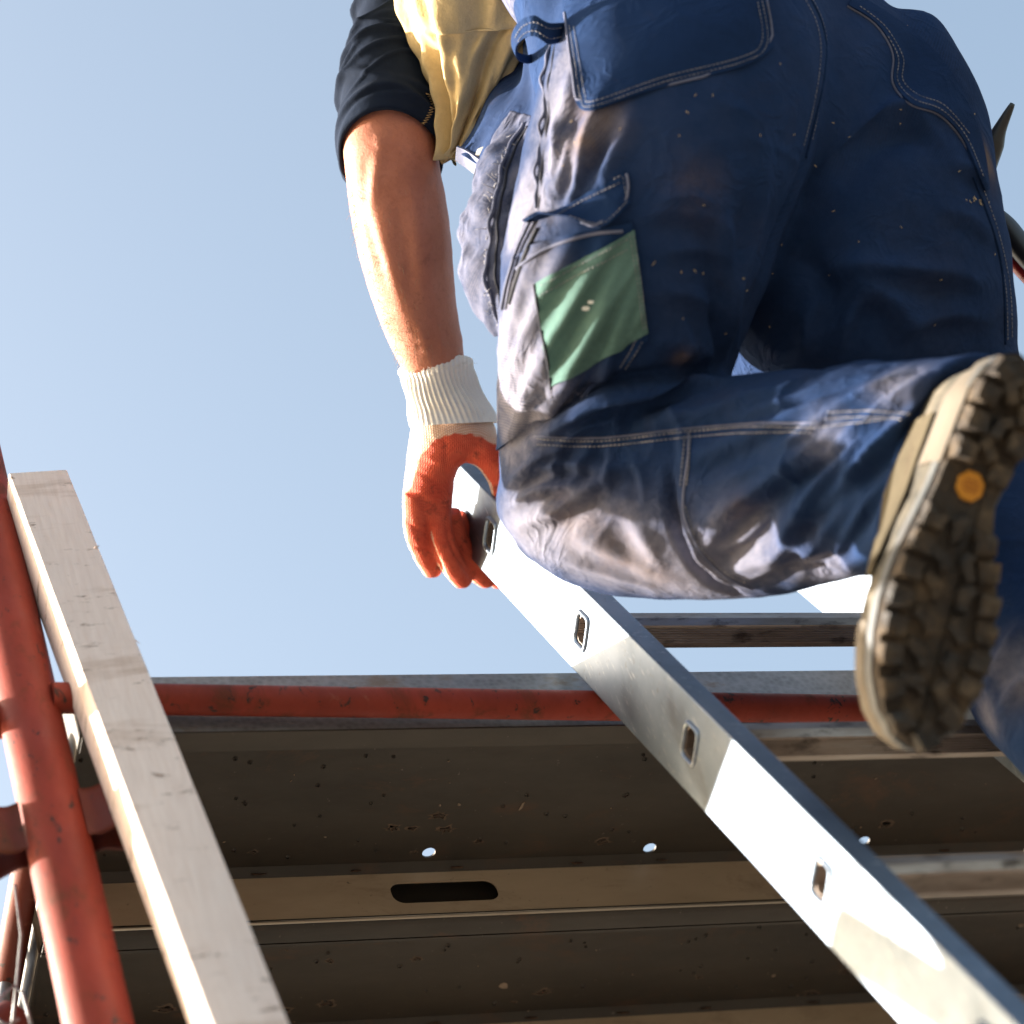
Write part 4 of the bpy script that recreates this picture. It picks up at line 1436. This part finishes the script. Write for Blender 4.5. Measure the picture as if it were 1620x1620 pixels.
for k in range(46):
    f = rng.uniform(0, 1); q = resample([(818, 205), (800, 245), (780, 300), (772, 360), (766, 420), (772, 470), (788, 520)], 60)[int(f * 59)]
    l_, n_ = hit(bv_h, q[0], q[1])
    if l_ is None: continue
    d_ = nrm(RIGHT * rng.normal(0, 1) + UP * rng.normal(0, 1) - FWD * .6)
    L = rng.uniform(.003, .012)
    fr.tube([l_, l_ + d_ * L * .5 + n_ * .002, l_ + d_ * L + rng.normal(0, .002, 3)], [.0005, .0004, .0002], 4)
tag(fr.build('loose_threads', M['thread'], holster, smooth=True), kind='stuff')

# bib of the overalls seen past the hip, with its buckle strap
bib, bv_b = sheet('bib', [(846, 60, 2.93), (852, 110, 2.88), (855, 160, 2.84), (842, 210, 2.83), (812, 262, 2.85), (800, 292, 2.86)],
                  [(820, 72, 3.02), (800, 105, 3.01), (775, 145, 3.00), (748, 190, 2.99), (728, 222, 2.97), (722, 236, 2.96)], .0025, M['navy2'], trousers, 60, 30,
                  lambda u, v: .004 * np.sin(u * 7 + v * 5) + .002 * np.sin(v * 17))
fattr(bib.data, 'wear_sun', np.full(len(bib.data.vertices), .12))
hemv, _ = sheet('bib_hem', [(722, 232, 2.955), (740, 240, 2.945), (770, 262, 2.90), (800, 284, 2.87)], [(720, 254, 2.965), (745, 272, 2.955), (772, 292, 2.92), (800, 300, 2.89)], .003, M['trim'], trousers, 24, 8)  # pale material paints in the sunlit strip under the bib
bk, _ = sheet('buckle', [(755, 236, 2.93), (768, 232, 2.92), (785, 246, 2.905)], [(750, 250, 2.935), (757, 266, 2.93), (776, 268, 2.915)], .004, plain('black_buckle', (0.01, 0.01, 0.012), 0.3), trousers, 12, 8)
st_, _ = sheet('hanging_strap', [(752, 266, 2.92), (765, 262, 2.91), (780, 258, 2.90)], [(748, 284, 2.925), (762, 289, 2.915), (776, 287, 2.905)], .003, M['gap'], trousers, 12, 8)
# belt loop
lp, bv_l = sheet('belt_loop', [(893, 36, 2.70), (868, 36, 2.688), (845, 25, 2.685), (822, 33, 2.70), (809, 56, 2.72), (812, 80, 2.75), (832, 88, 2.775), (852, 80, 2.79), (862, 90, 2.79)],
                 [(892, 66, 2.705), (868, 70, 2.692), (848, 58, 2.69), (830, 60, 2.70), (816, 74, 2.72), (818, 94, 2.75), (836, 101, 2.775), (852, 94, 2.79), (860, 103, 2.79)], .0022, M['navy2'], trousers, 70, 8)
stitches([bv_l], [[(888, 44), (868, 45), (846, 35), (826, 43), (814, 62)], [(888, 58), (868, 61), (848, 49), (830, 53), (818, 68)]], M['thread'], lp)

# chips of straw and sawdust caught on the cloth
ch = MB()
for k in range(64):
    x, y = rng.uniform(880, 1600), rng.uniform(10, 560)
    if k < 14: x, y = rng.normal(1545, 10), rng.normal(318, 3)
    l_, n_ = hit(bv_t, x, y)
    if l_ is None or np.linalg.norm(proj(l_)[2] - 2.7) > .4: continue
    a_ = nrm(np.cross(n_, rng.normal(size=3))); b_ = np.cross(n_, a_)
    L_ = rng.uniform(.0006, .0016) * (2 if rng.random() < .12 else 1); W_ = rng.uniform(.0003, .0005)
    c_ = l_ + n_ * .0008
    ch.add([c_ - a_ * L_ - b_ * W_, c_ + a_ * L_ - b_ * W_, c_ + a_ * L_ + b_ * W_, c_ - a_ * L_ + b_ * W_, c_ + n_ * .0005], [(0, 1, 4), (1, 2, 4), (2, 3, 4), (3, 0, 4)])
tag(ch.build('sawdust', plain('straw_chips', (0.45, 0.34, 0.20), 0.9), trousers), kind='stuff')

# ---------------------------------------------------------------- body (one continuous figure under the clothes)
arm = [(610, -300, 3.22, 800, -290, 3.22, .062), (590, -120, 3.16, 740, -110, 3.16, .055), (566, 60, 3.09, 694, 60, 3.09, .050), (548, 150, 3.065, 688, 150, 3.065, .048),
       (541, 215, 3.05, 690, 212, 3.05, .048), (545, 265, 3.045, 697, 265, 3.045, .050), (551, 320, 3.045, 707, 318, 3.045, .051), (561, 380, 3.05, 715, 376, 3.05, .049), (578, 445, 3.06, 719, 438, 3.06, .045),
       (602, 515, 3.075, 727, 505, 3.075, .039), (622, 560, 3.085, 735, 550, 3.085, .035), (643, 600, 3.095, 736, 592, 3.095, .028), (658, 650, 3.10, 744, 644, 3.10, .026), (655, 700, 3.11, 735, 700, 3.11, .024)]
torso = [(870, 60, 2.82, 1420, 90, 2.99, .09), (800, -80, 2.88, 1240, -60, 3.04, .10), (720, -220, 2.98, 1120, -210, 3.10, .11), (640, -370, 3.10, 1050, -340, 3.20, .12), (640, -470, 3.20, 1010, -440, 3.28, .09), (740, -530, 3.26, 910, -520, 3.30, .06)]
neck = [(770, -500, 3.26, 890, -490, 3.28, .055), (750, -580, 3.31, 860, -570, 3.32, .055), (720, -640, 3.35, 850, -630, 3.36, .06)]
r_arm = [(930, -400, 3.24, 1090, -390, 3.26, .06), (1000, -300, 3.34, 1130, -280, 3.36, .05), (1040, -200, 3.46, 1140, -180, 3.48, .042), (1030, -170, 3.62, 1110, -150, 3.62, .038), (1020, -160, 3.75, 1080, -140, 3.75, .03)]
hd = P(775, -730, 3.40)
shp = [loft(arm), loft(torso), loft(neck), loft(r_arm), blob(hd, .075, .105, .095), blob(hd + FWD * .085 - UP * .03, .014, .022, .02), blob(hd - RIGHT * .074, .012, .03, .018), blob(hd + RIGHT * .074, .012, .03, .018),
       blob(hd + FWD * .04 - UP * .085, .04, .035, .045), loft(pelvis_r, scale=.82), loft(l_thigh, scale=.8), loft(l_shank[:-3], scale=.7), loft(r_thigh, scale=.75), blob(P(608, 228, 3.012), .018, .022, .016)]
body_ = Skin(shp, 0.0042, 14)
body_.taubin(10)
body_.normals()
bvb = body_.bvh()
body_.disp = np.zeros(len(body_.v))
for poly, w_, a_ in (([(602, 205), (600, 240), (590, 300), (588, 340)], .007, .003), ([(640, 230), (660, 320), (668, 420), (676, 520), (690, 570)], .014, .0035), ([(590, 330), (612, 400), (632, 470), (652, 540)], .010, .0032),
                     ([(585, 225), (600, 238), (618, 240)], .003, -.0012), ([(590, 236), (604, 246), (622, 246)], .003, -.0010), ([(622, 300), (640, 380), (655, 460)], .009, -.0025), ([(575, 320), (592, 390), (614, 460)], .007, -.0020), ([(580, 250), (578, 300), (585, 330)], .008, -.002),
                     ([(690, 290), (700, 360), (702, 430)], .012, .002), ([(662, 250), (650, 300), (662, 350), (655, 410), (668, 470)], .0022, .0011), ([(628, 330), (640, 390), (636, 440), (650, 500), (655, 560)], .0020, .0010), ([(655, 410), (680, 440), (690, 500)], .0018, .0008), ([(660, 500), (672, 540), (682, 580)], .0035, .0016), ([(690, 520), (700, 550), (708, 580)], .0035, .0014), ([(648, 470), (665, 530), (676, 570)], .004, .0010)):
    crease(body_, bvb, poly, w_, a_)
body_.disp += .0007 * lump(body_.v, 130, 3, 3)
body_.displace(body_.disp)
body_.lap(1, .4)
body = body_.finish('body', M['skin'], person)
bvb = body_.bvh()
# sun-bleached hairs of the forearm
hr = MB()
for k in range(200):
    f = rng.uniform(0, 1)
    cx = np.interp(f, [0, .3, .6, 1], [545, 556, 590, 632]) + abs(rng.normal(0, 1)) * 34
    cy = np.interp(f, [0, 1], [285, 575]) + rng.normal(0, 6)
    l_, n_ = hit(bvb, cx, cy)
    if l_ is None: continue
    dn = nrm(-UP * 1.0 + RIGHT * rng.normal(0.1, .35) + n_ * .55)
    L = rng.uniform(.005, .011)
    hr.tube([l_ - n_ * .0005, l_ + dn * L * .5, l_ + dn * L - UP * L * .15], [.00014, .00012, .00004], 3, False)
for k in range(150):                                 # along the outline
    f = rng.uniform(0, 1)
    cx = np.interp(f, [0, .3, .6, 1], [548, 560, 588, 634]) + 3
    cy = np.interp(f, [0, .3, .6, 1], [290, 375, 465, 590])
    l_, n_ = hit(bvb, cx + 4, cy)
    if l_ is None: continue
    dn = nrm(-UP * .8 - RIGHT * rng.uniform(.2, .9) + FWD * rng.normal(0, .3))
    L = rng.uniform(.004, .009)
    hr.tube([l_, l_ + dn * L * .5, l_ + dn * L - UP * L * .2], [.00016, .00013, .00004], 3, False)
tag(hr.build('arm_hair', plain('arm_hair', (0.36, 0.22, 0.12), 0.5), body, smooth=True), kind='stuff')
hcap, hcf = blob(hd - FWD * .012 + UP * .02, .080, .098, .098)
obj('hair', hcap, hcf, plain('dark_brown_hair', (0.035, 0.022, 0.014), 0.6), body, smooth=True)

# ---------------------------------------------------------------- sleeve and shirts
slv = [(590, -330, 3.23, 815, -320, 3.23, .072), (578, -160, 3.17, 770, -150, 3.17, .066), (566, 0, 3.12, 718, -5, 3.12, .062), (548, 95, 3.085, 700, 95, 3.085, .060), (534, 175, 3.06, 708, 165, 3.06, .060), (529, 232, 3.05, 706, 226, 3.05, .061), (533, 250, 3.048, 703, 246, 3.048, .060)]
SL = [(c + .006 * math.sin(k * 7), .0075 + .0022 * math.sin(k * 3), .0064 + .0026 * math.sin(k * 5), .045 * math.sin(k * 2.3)) for k, c in enumerate(np.arange(.38, .935, .031))] + [(.955, .012, .0062, .0), (.985, .010, .0045, .0)]


def slv_d(u, th):
    o = 0.0
    for (c, w_, a_, t_) in SL:
        cc = c + t_ * math.cos(th) + .016 * math.sin(2.0 * th + c * 40) + .005 * math.sin(4 * th + c * 91)
        am = a_ * (.75 + .35 * math.sin(th * 2.0 + c * 57))
        o += am * math.exp(-((u - cc) / (w_ * 1.1)) ** 2)
    return o - .003


sv, sf = grid_loft(slv, 260, 120, slv_d, lambda u: -.040 * max(0, (u - .55) / .45) ** 1.3, inner=.006)
sleeve = obj('sleeve', sv, sf, M['black'], person, smooth=True)
bvs = BVHTree.FromPolygons([tuple(v) for v in sv], sf)
zz = []
for k, (x, y) in enumerate(resample([(677, 148), (684, 160), (682, 175), (672, 192), (664, 198)], 26)[:, :2]):
    l_, n_ = hit(bvs, x + (3.5 if k % 2 else -3.5), y)
    if l_ is not None: zz.append(l_ + n_ * .0008)
MB().tube(zz, .0007, 5).build('overlock_stitch', plain('tan_thread', (0.42, 0.28, 0.13), 0.9), sleeve, smooth=True)
r_slv = grid_loft([(900, -420, 3.22, 1110, -400, 3.25, .072), (985, -310, 3.33, 1145, -285, 3.36, .062), (1030, -210, 3.45, 1150, -185, 3.48, .052)], 40, 60, lambda u, th: .003 * math.sin(u * 40 + 3 * math.sin(th)), inner=.005)
obj('sleeve', r_slv[0], r_slv[1], M['black'], person, smooth=True)

ysh = [(600, -480, 3.22, 1040, -460, 3.28, .10), (590, -360, 3.12, 1080, -340, 3.20, .135), (615, -180, 3.03, 1150, -190, 3.10, .13), (628, -30, 3.00, 1050, -60, 3.04, .10), (655, 60, 3.01, 940, 30, 3.04, .085), (684, 130, 3.015, 838, 110, 3.03, .055), (700, 190, 3.02, 775, 180, 3.03, .035), (706, 236, 3.02, 736, 232, 3.025, .016), (707, 252, 3.02, 722, 250, 3.02, .006)]


def ysh_d(u, th):
    k = np.clip((u - .35) / .5, 0, 1)
    w1 = math.sin(th * 7 + 5 * u + .8 * math.sin(9 * u)) * .009 + math.sin(th * 13 - 7 * u + 1.2) * .005 + math.sin(th * 4 + 14 * u) * .004
    w2 = .004 * math.sin(u * 60 + 2.5 * math.sin(th * 3))
    return k * w1 * .9 + .6 * w2 * k * (1 - k) + .0022 * math.sin(u * 75 + 4 * math.sin(th * 5)) * math.sin(th * 9 + u * 31) + .0018 * math.sin(th * 23 + 11 * u)


yv, yf = grid_loft(ysh, 200, 160, ysh_d)
obj('yellow_shirt', yv, yf, M['yellow'], person, smooth=True)
# upper back of the overalls (above the frame)
ovr, ovf = grid_loft([(850, -10, 2.79, 1285, 10, 2.985, .105), (785, -100, 2.84, 1190, -80, 3.04, .118), (712, -230, 2.95, 1135, -215, 3.10, .13), (690, -330, 3.02, 1080, -310, 3.15, .145)], 40, 80, lambda u, th: .002 * math.sin(u * 20 + th * 3))
ob_ = obj('overall_back', ovr, ovf, M['navy'], person, smooth=True)
fattr(ob_.data, 'wear_sun', np.full(len(ovr), .35))

# ---------------------------------------------------------------- glove
gl = [loft([(658, 640, 3.10, 760, 640, 3.10, .031, .028), (648, 690, 3.105, 786, 690, 3.10, .036, .030), (642, 740, 3.11, 728, 735, 3.115, .030), (637, 790, 3.12, 716, 790, 3.125, .029), (640, 830, 3.13, 716, 835, 3.14, .026)])]


def finger(pts, r):
    v = MB().tube(catmull(PA(pts), 6), np.interp(np.linspace(0, 1, (len(pts) - 1) * 6 + 1), np.linspace(0, 1, len(r)), r), 20)
    return v.v, v.f


def fing(pts, r):
    e = P(*pts[-1])
    return [finger(pts, r), blob(e, r[-1], r[-1], r[-1], n=10)]


gl += fing([(660, 780, 3.105), (660, 835, 3.115), (671, 872, 3.135), (684, 898, 3.16)], [.0160, .0148, .0138, .0120])
gl += fing([(688, 800, 3.115), (697, 850, 3.12), (713, 888, 3.14), (731, 914, 3.165)], [.0160, .0148, .0138, .0122])
gl += fing([(706, 812, 3.14), (724, 860, 3.155), (746, 892, 3.17), (768, 914, 3.19)], [.0160, .0148, .0138, .0122])
gl += fing([(716, 820, 3.165), (744, 866, 3.18), (770, 898, 3.195), (790, 916, 3.21)], [.0155, .0145, .0135, .0118])
gl += fing([(686, 696, 3.10), (732, 697, 3.10), (770, 714, 3.095), (792, 746, 3.10), (802, 790, 3.11)], [.024, .023, .0205, .018, .0145])
gs = Skin(gl, 0.0017, 4)
gs.taubin(4)
gs.normals()
bvg = gs.bvh()
gs.disp = np.zeros(len(gs.v))
for poly, w_, a_ in (([(645, 780), (668, 792), (700, 806)], .004, -.0018), ([(640, 820), (660, 838), (684, 845)], .0035, -.0016), ([(668, 720), (690, 730), (712, 724)], .004, .0012), ([(655, 740), (684, 760), (706, 764)], .004, -.0012),
                     ([(690, 850), (702, 858), (720, 858)], .003, -.0010), ([(648, 860), (664, 868), (682, 868)], .003, -.0011), ([(700, 690), (706, 720), (704, 750)], .004, -.0012), ([(676, 815), (680, 850), (694, 888), (708, 915)], .0030, -.0030), ([(704, 822), (716, 865), (734, 895), (750, 922)], .0030, -.0030)):
    crease(gs, bvg, poly, w_, a_)
gs.disp += .0005 * lump(gs.v, 220, 9, 2)
gs.displace(gs.disp)
glove = gs.finish('glove', M['glove'], person)
gs.normals()
pj = proj(gs.v)
# rubber dip: palm side, up to an arched line across the heel of the hand
arch = np.interp(pj[:, 0], [630, 650, 665, 690, 720, 755, 790, 830], [800, 770, 722, 694, 685, 688, 704, 730])
facing = gs.N @ nrm(RIGHT * .75 - FWD * .75)
below = np.clip((pj[:, 1] - arch + 2.5 * lump(gs.v, 300, 4, 2)) / 1.6, 0, 1)
leftb = np.interp(pj[:, 1], [690, 720, 760, 800, 850, 900, 940], [676, 660, 654, 652, 655, 676, 690])
coat = below * np.clip((facing + .18 + .10 * lump(gs.v, 400, 2, 2)) / .03, 0, 1)
fattr(glove.data, 'coat', coat)
fattr(glove.data, 'coat2', np.clip(1 - np.abs(coat - .5), 0, 1) * np.clip((pj[:, 1] - (arch - 38)) / 30, 0, 1) * np.clip((facing + .75) / .4, 0, 1))

RIBS = 46


def cuff_d(u, th):
    return .0011 * math.cos(th * RIBS) * (.3 + .7 * math.sin(math.pi * min(1, max(0, u)))) + .0012 * math.sin(u * 9 + th * 2) + (.0022 * math.exp(-((u - .0) / .06) ** 2)) + .0008 * math.sin(th * 5 + u * 3)


cv, cf = grid_loft([(650, 676, 3.10, 789, 668, 3.10, .0385, .034), (644, 645, 3.10, 772, 636, 3.10, .0370, .033), (640, 615, 3.098, 755, 604, 3.098, .0355, .033), (634, 592, 3.095, 745, 576, 3.095, .0350, .033), (633, 589, 3.095, 745, 573, 3.095, .0350, .033)], 60, RIBS * 8, lambda u, th: cuff_d(1 - u, th), inner=.003)
cuff = obj('cuff', cv, cf, M['cuff'], glove, smooth=True)
fz = MB()
bvc = BVHTree.FromPolygons([tuple(v) for v in cv], cf)
for k in range(70):
    x = rng.uniform(632, 750); y = np.interp(x, [632, 750], [592, 574]) + rng.normal(2, 2.5)
    l_, n_ = hit(bvc, x, y)
    if l_ is None: continue
    d_ = nrm(UP * rng.uniform(.1, 1) + RIGHT * rng.normal(0, .8) + n_)
    L = rng.uniform(.002, .006)
    fz.tube([l_, l_ + d_ * L * .5, l_ + d_ * L + rng.normal(0, .0012, 3)], [.0003, .00025, .0001], 3, False)
tag(fz.build('cuff_fuzz', M['cuff'], glove, smooth=True), kind='stuff')


# ---------------------------------------------------------------- boots
def m_mud():
    m = Mat('muddy_rubber')
    a = m.noise(35, 5, 0.65); b = m.noise(130, 4, 0.7)
    c = m.ramp(a, [(0.35, (0.012, 0.010, 0.009)), (0.52, (0.045, 0.033, 0.023)), (0.72, (0.135, 0.098, 0.062))])
    m.set(color=c, rough=m.ramp(a, [(0.35, 0.5), (0.6, 0.9)]), spec=0.35)
    p = m.bump(a, 0.9, 0.007)
    m.bump(b, 0.8, 0.003, p)
    return m.m


def m_upper():
    m = Mat('scuffed_suede_upper')
    a = m.noise(16, 5, 0.6); b = m.noise(70, 5, 0.7)
    c = m.ramp(a, [(0.40, (0.035, 0.034, 0.030)), (0.55, (0.10, 0.088, 0.068)), (0.7, (0.20, 0.17, 0.125))])
    c = m.mix(m.ramp(b, [(0.55, 0.0), (0.75, 0.6)]), c, (0.10, 0.08, 0.06))
    m.set(color=c, rough=0.85, spec=0.2)
    m.bump(b, 0.4, 0.0015)
    return m.m


M['mud'] = m_mud(); M['upper'] = m_upper()
M['rand'] = m_steel('cream_rubber_rand', (0.065, 0.054, 0.040), (0.17, 0.140, 0.105), 0.7, 0.0, 0.75)
M['grey'] = m_steel('grey_midsole', (0.05, 0.054, 0.056), (0.13, 0.135, 0.138), 0.4, 0.0, 0.55)
M['badge'] = plain('orange_badge', (0.55, 0.22, 0.010), 0.6); M['badge2'] = plain('dirty_orange', (0.36, 0.12, 0.008), 0.7)
TBL = np.array([(0, 0, .002), (.015, .010, .014), (.05, .020, .025), (.11, .027, .034), (.2, .027, .037), (.30, .018, .040), (.38, .013, .043), (.47, .021, .049), (.58, .036, .056), (.68, .043, .058), (.78, .044, .055), (.87, .039, .047), (.94, .028, .034), (.985, .013, .017), (1, 0, .001)])


def half(t, side):
    return np.interp(t, TBL[:, 0], TBL[:, 1 if side > 0 else 2])


def boot(O, L, W, N, Ls, label):
    """O heel end of the sole, L towards the toe, W to the right, N out of the sole"""
    b = empty('boot', tuple(O))
    b.parent = person; b.matrix_parent_inverse = Matrix.Translation(-person.location)
    b['label'] = label
    def pt(t, w_, n_): return O + L * Ls * t + W * w_ + N * n_
    ts = np.concatenate([np.linspace(0, .06, 7), np.linspace(.09, .91, 30), np.linspace(.94, 1, 7)])

    def outline(grow=0.0):
        r_ = [(t, half(t, 1) + grow) for t in ts]; l_ = [(t, -half(t, -1) - grow) for t in ts[::-1]]
        return r_ + l_

    def band(name, n0, n1, g0, g1, mat, t_lo=0, t_hi=1, mid=None):
        V = []; F = []
        steps = 5
        ol = outline()
        for k in range(steps):
            f = k / (steps - 1)
            g = g0 + (g1 - g0) * f + (mid or 0) * math.sin(math.pi * f)
            for (t, w_) in outline(g):
                tt = t + (g / Ls) * (-1 if t < .03 else (1 if t > .97 else 0))
                V.append(pt(tt, w_, n0 + (n1 - n0) * f))
        k = len(ol)
        for j in range(steps - 1):
            F += [(j * k + i, j * k + (i + 1) % k, (j + 1) * k + (i + 1) % k, (j + 1) * k + i) for i in range(k)]
        F += [tuple(range(k))[::-1], tuple((steps - 1) * k + i for i in range(k))]
        return obj(name, V, F, mat, b, smooth=True, angle=50)

    band('outsole', -.007, 0.0, .001, -.0015, M['mud'])
    band('midsole', -.022, -.0068, .0005, .0025, M['grey'], mid=.0015)
    # rubber rand around toe and heel
    V = []; F = []
    nn = 60
    lo = [(t, half(t, 1)) for t in ts if t > .72] + [(t, -half(t, -1)) for t in ts[::-1] if t > .72]
    for j, (hh, g) in enumerate(((-.020, .0022), (-.026, .0040), (-.036, .0030), (-.044, -.001))):
        for (t, w_) in lo:
            q = 1 + g / .045
            V.append(pt(t + max(0, (t - .9)) * g * 18, w_ * q, hh * (1 if t < .9 else .98)))
    k = len(lo)
    F = [(j * k + i, j * k + i + 1, (j + 1) * k + i + 1, (j + 1) * k + i) for j in range(3) for i in range(k - 1)]
    obj('toe_rand', V, F, M['rand'], b, smooth=True)
    V = []
    lo = [(t, -half(t, -1)) for t in ts[::-1] if t < .34] + [(t, half(t, 1)) for t in ts if t < .34]
    for j, (hh, g) in enumerate(((-.004, .0020), (-.016, .0045), (-.034, .0040), (-.050, .001))):
        for (t, w_) in lo:
            V.append(pt(t - (.012 if t < .03 else 0), w_ * (1 + g / .035), hh))
    k = len(lo)
    F = [(j * k + i, j * k + i + 1, (j + 1) * k + i + 1, (j + 1) * k + i) for j in range(3) for i in range(k - 1)]
    obj('heel_counter', V, F, M['rand'], b, smooth=True)
    # upper
    V = []; F = []
    tu = np.concatenate([np.linspace(0.0, .08, 5), np.linspace(.12, .9, 24), np.linspace(.93, 1, 6)])
    nt = 26
    for t in tu:
        h = np.interp(t, [0, .03, .15, .3, .45, .6, .75, .88, .96, 1], [.03, .13, .155, .15, .115, .085, .068, .055, .035, .004])
        wr, wl = half(t, 1), half(t, -1)
        mid_, hw = (wr - wl) / 2, (wr + wl) / 2
        for i in range(nt):
            a = math.pi * i / (nt - 1)
            c, s_ = math.cos(a), math.sin(a)
            pinch = 1 - .35 * s_ * s_ * (t > .08) * (1 if t < .5 else .4)
            V.append(pt(t, mid_ + hw * c * pinch + .0012 * math.sin(t * 40 + i), -.018 - h * s_ ** .85))
    F = [(j * nt + i, j * nt + i + 1, (j + 1) * nt + i + 1, (j + 1) * nt + i) for j in range(len(tu) - 1) for i in range(nt - 1)]
    obj('upper', V, F, M['upper'], b, smooth=True)
    # stitched overlay panel along the side
    V = []; F = []
    t2 = np.linspace(.16, .62, 24)
    for t in t2:
        h = np.interp(t, [0, .03, .15, .3, .45, .6, .75, .88, .96, 1], [.03, .13, .155, .15, .115, .085, .068, .055, .035, .004])
        wr, wl = half(t, 1), half(t, -1)
        mid_, hw = (wr - wl) / 2, (wr + wl) / 2
        for i in range(8):
            a = math.pi * (1 - .06 - .30 * i / 7 * (1 - .5 * (t - .16) / .46))
            c, s_ = math.cos(a), math.sin(a)
            pinch = 1 - .35 * s_ * s_ * (t > .08) * (1 if t < .5 else .4)
            V.append(pt(t, mid_ + hw * c * pinch * 1.02 - .0028, -.019 - h * s_ ** .85))
    F = [(j * 8 + i, j * 8 + i + 1, (j + 1) * 8 + i + 1, (j + 1) * 8 + i) for j in range(23) for i in range(7)]
    obj('side_panel', V, F, M['panel'], b, smooth=True)
    # tread lugs: blocks along both edges, bent bars down the middle, all uneven with mud
    r = np.random.default_rng(11)

    def lug(tt, cw, a0, pts, hh):
        V = []
        m_ = len(pts)
        js = [r.uniform(.9, 1.08) for _ in pts]
        for (sc, nz) in ((1.14, -.002), (1.0, hh * .80), (.90, hh)):
            for (x_, y_), q in zip(pts, js):
                x1, y1 = x_ * sc * q, y_ * sc * q
                V.append(pt(tt + (x1 * math.cos(a0) - y1 * math.sin(a0)) / Ls, cw + x1 * math.sin(a0) + y1 * math.cos(a0), nz + (0 if nz < 0 else r.normal(0, .0008))))
        F = [(j * m_ + k, j * m_ + (k + 1) % m_, (j + 1) * m_ + (k + 1) % m_, (j + 1) * m_ + k) for j in range(2) for k in range(m_)]
        V.append(pt(tt, cw, hh * r.uniform(.85, 1.1)))
        F += [(2 * m_ + k, 2 * m_ + (k + 1) % m_, 3 * m_) for k in range(m_)]
        obj('tread_lug', V, F, M['mud'], b, angle=48)

    def dens(p_, k=3):
        out = []
        for i in range(len(p_)):
            a, c = np.array(p_[i]), np.array(p_[(i + 1) % len(p_)])
            out += [tuple(a + (c - a) * f / k) for f in range(k)]
        return out
    for sd_ in (1, -1):
        for t in np.concatenate([np.arange(.055, .29, .072), np.arange(.455, .96, .072)]):
            t = t + r.normal(0, .004) + (.02 if sd_ > 0 else 0)
            w_ = half(t, sd_) - .0105
            sl = (half(t + .02, sd_) - half(t - .02, sd_)) / (.04 * Ls) * sd_
            lug(t, sd_ * w_, math.atan(sl) * .8, dens([(-.0088, -.0100), (.0088, -.0085), (.0080, .0095), (-.0080, .0100)]), r.uniform(.007, .009) + (.004 if t < .3 else 0))
    for t in np.concatenate([np.arange(.09, .27, .09), np.arange(.47, .93, .078)]):
        wr, wl = half(t, 1), half(t, -1)
        mid_, hw = (wr - wl) / 2, (wr + wl) / 2
        for q in ((-.30, .32) if hw > .042 else (0.0,)):
            bar = [(-.010, -.009), (-.001, -.011), (.004, .0), (.011, .004), (.008, .011), (-.004, .008)]
            lug(t + r.normal(0, .006), mid_ + hw * q, r.uniform(-.6, .6) + (0 if q < 0 else 2.2), dens(bar, 2), r.uniform(.0055, .0080) + (.004 if t < .3 else 0))
    V = []
    for sc, nz in ((1, -.001), (1, .0022), (.93, .0030)):
        for k in range(8):
            a = math.pi / 8 + k * math.pi / 4
            V.append(pt(.352 + .0125 * sc * math.sin(a) / Ls * 1.05, -.014 + .0125 * sc * math.cos(a), nz))
    F = [(j * 8 + k, j * 8 + (k + 1) % 8, (j + 1) * 8 + (k + 1) % 8, (j + 1) * 8 + k) for j in range(2) for k in range(8)] + [tuple(16 + k for k in range(8))]
    bd_ = obj('badge', V, F, M['badge'], b)
    for q_, w1 in ((-.004, .006), (0, .0078), (.004, .006)):
        MB().box(pt(.352 + (q_ - .0009) / Ls, -.014 - w1, .0028), L * .0018, W * w1 * 2, N * .0009).build('badge_relief', M['badge2'], bd_)
    return b


M['panel'] = m_cloth('tan_suede_panel', (0.065, 0.054, 0.036), (0.42, 0.36, 0.25), 0.9, twill=False, vary=1.5)
bH, bT = P(1616, 566, 2.345), P(1446, 1180, 2.285)
bL = nrm(bT - bH); Ls_ = np.linalg.norm(bT - bH)
vv_ = nrm((bH + bT) / 2 - CAM)
n0 = -nrm(vv_ - bL * (vv_ @ bL))
r0 = np.cross(bL, n0)
if r0 @ RIGHT < 0: r0 = -r0
ba_ = math.radians(24)
bN = n0 * math.cos(ba_) + r0 * math.sin(ba_)
bW = r0 * math.cos(ba_) - n0 * math.sin(ba_)
boot(bH, bL, bW, bN, Ls_, 'muddy lugged sole of the raised boot with an orange badge')
# standing boot on its rung (outside the frame)
q = LA + LU * -0.44 + LB * RD * .47 + X * .292 + Z * .024
boot(q - Y * .19, nrm(Y), X, -Z, .30, 'boot standing on the rung')

# ---------------------------------------------------------------- tools on the belt, right edge
tm = plain('black_tool', (0.012, 0.011, 0.012), 0.45)
t1 = MB().tube(catmull(PA([(1558, 262, 2.93), (1571, 232, 2.93), (1582, 204, 2.93), (1602, 164, 2.93)]), 6), np.interp(np.linspace(0, 1, 19), [0, .4, 1], [.0125, .0105, .0026]), 14)
t1 = t1.build('pointed_tool', tm, None, smooth=True)
tag(t1, 'dark pointed tool sticking up behind the right hip', 'tool')
t2 = empty('tool_handle', tuple(P(1600, 400, 2.9)))
tag(t2, 'black and red tool handle hanging at the right thigh', 'tool')
MB().tube(catmull(PA([(1572, 345, 2.93), (1592, 362, 2.92), (1622, 400, 2.90), (1660, 440, 2.88)]), 6), .0125, 14).build('grip', tm, t2, smooth=True)
MB().tube(catmull(PA([(1590, 385, 2.925), (1606, 412, 2.915), (1640, 450, 2.90)]), 6), .009, 12).build('red_insert', plain('red_plastic', (0.35, 0.02, 0.015), 0.4), t2, smooth=True)
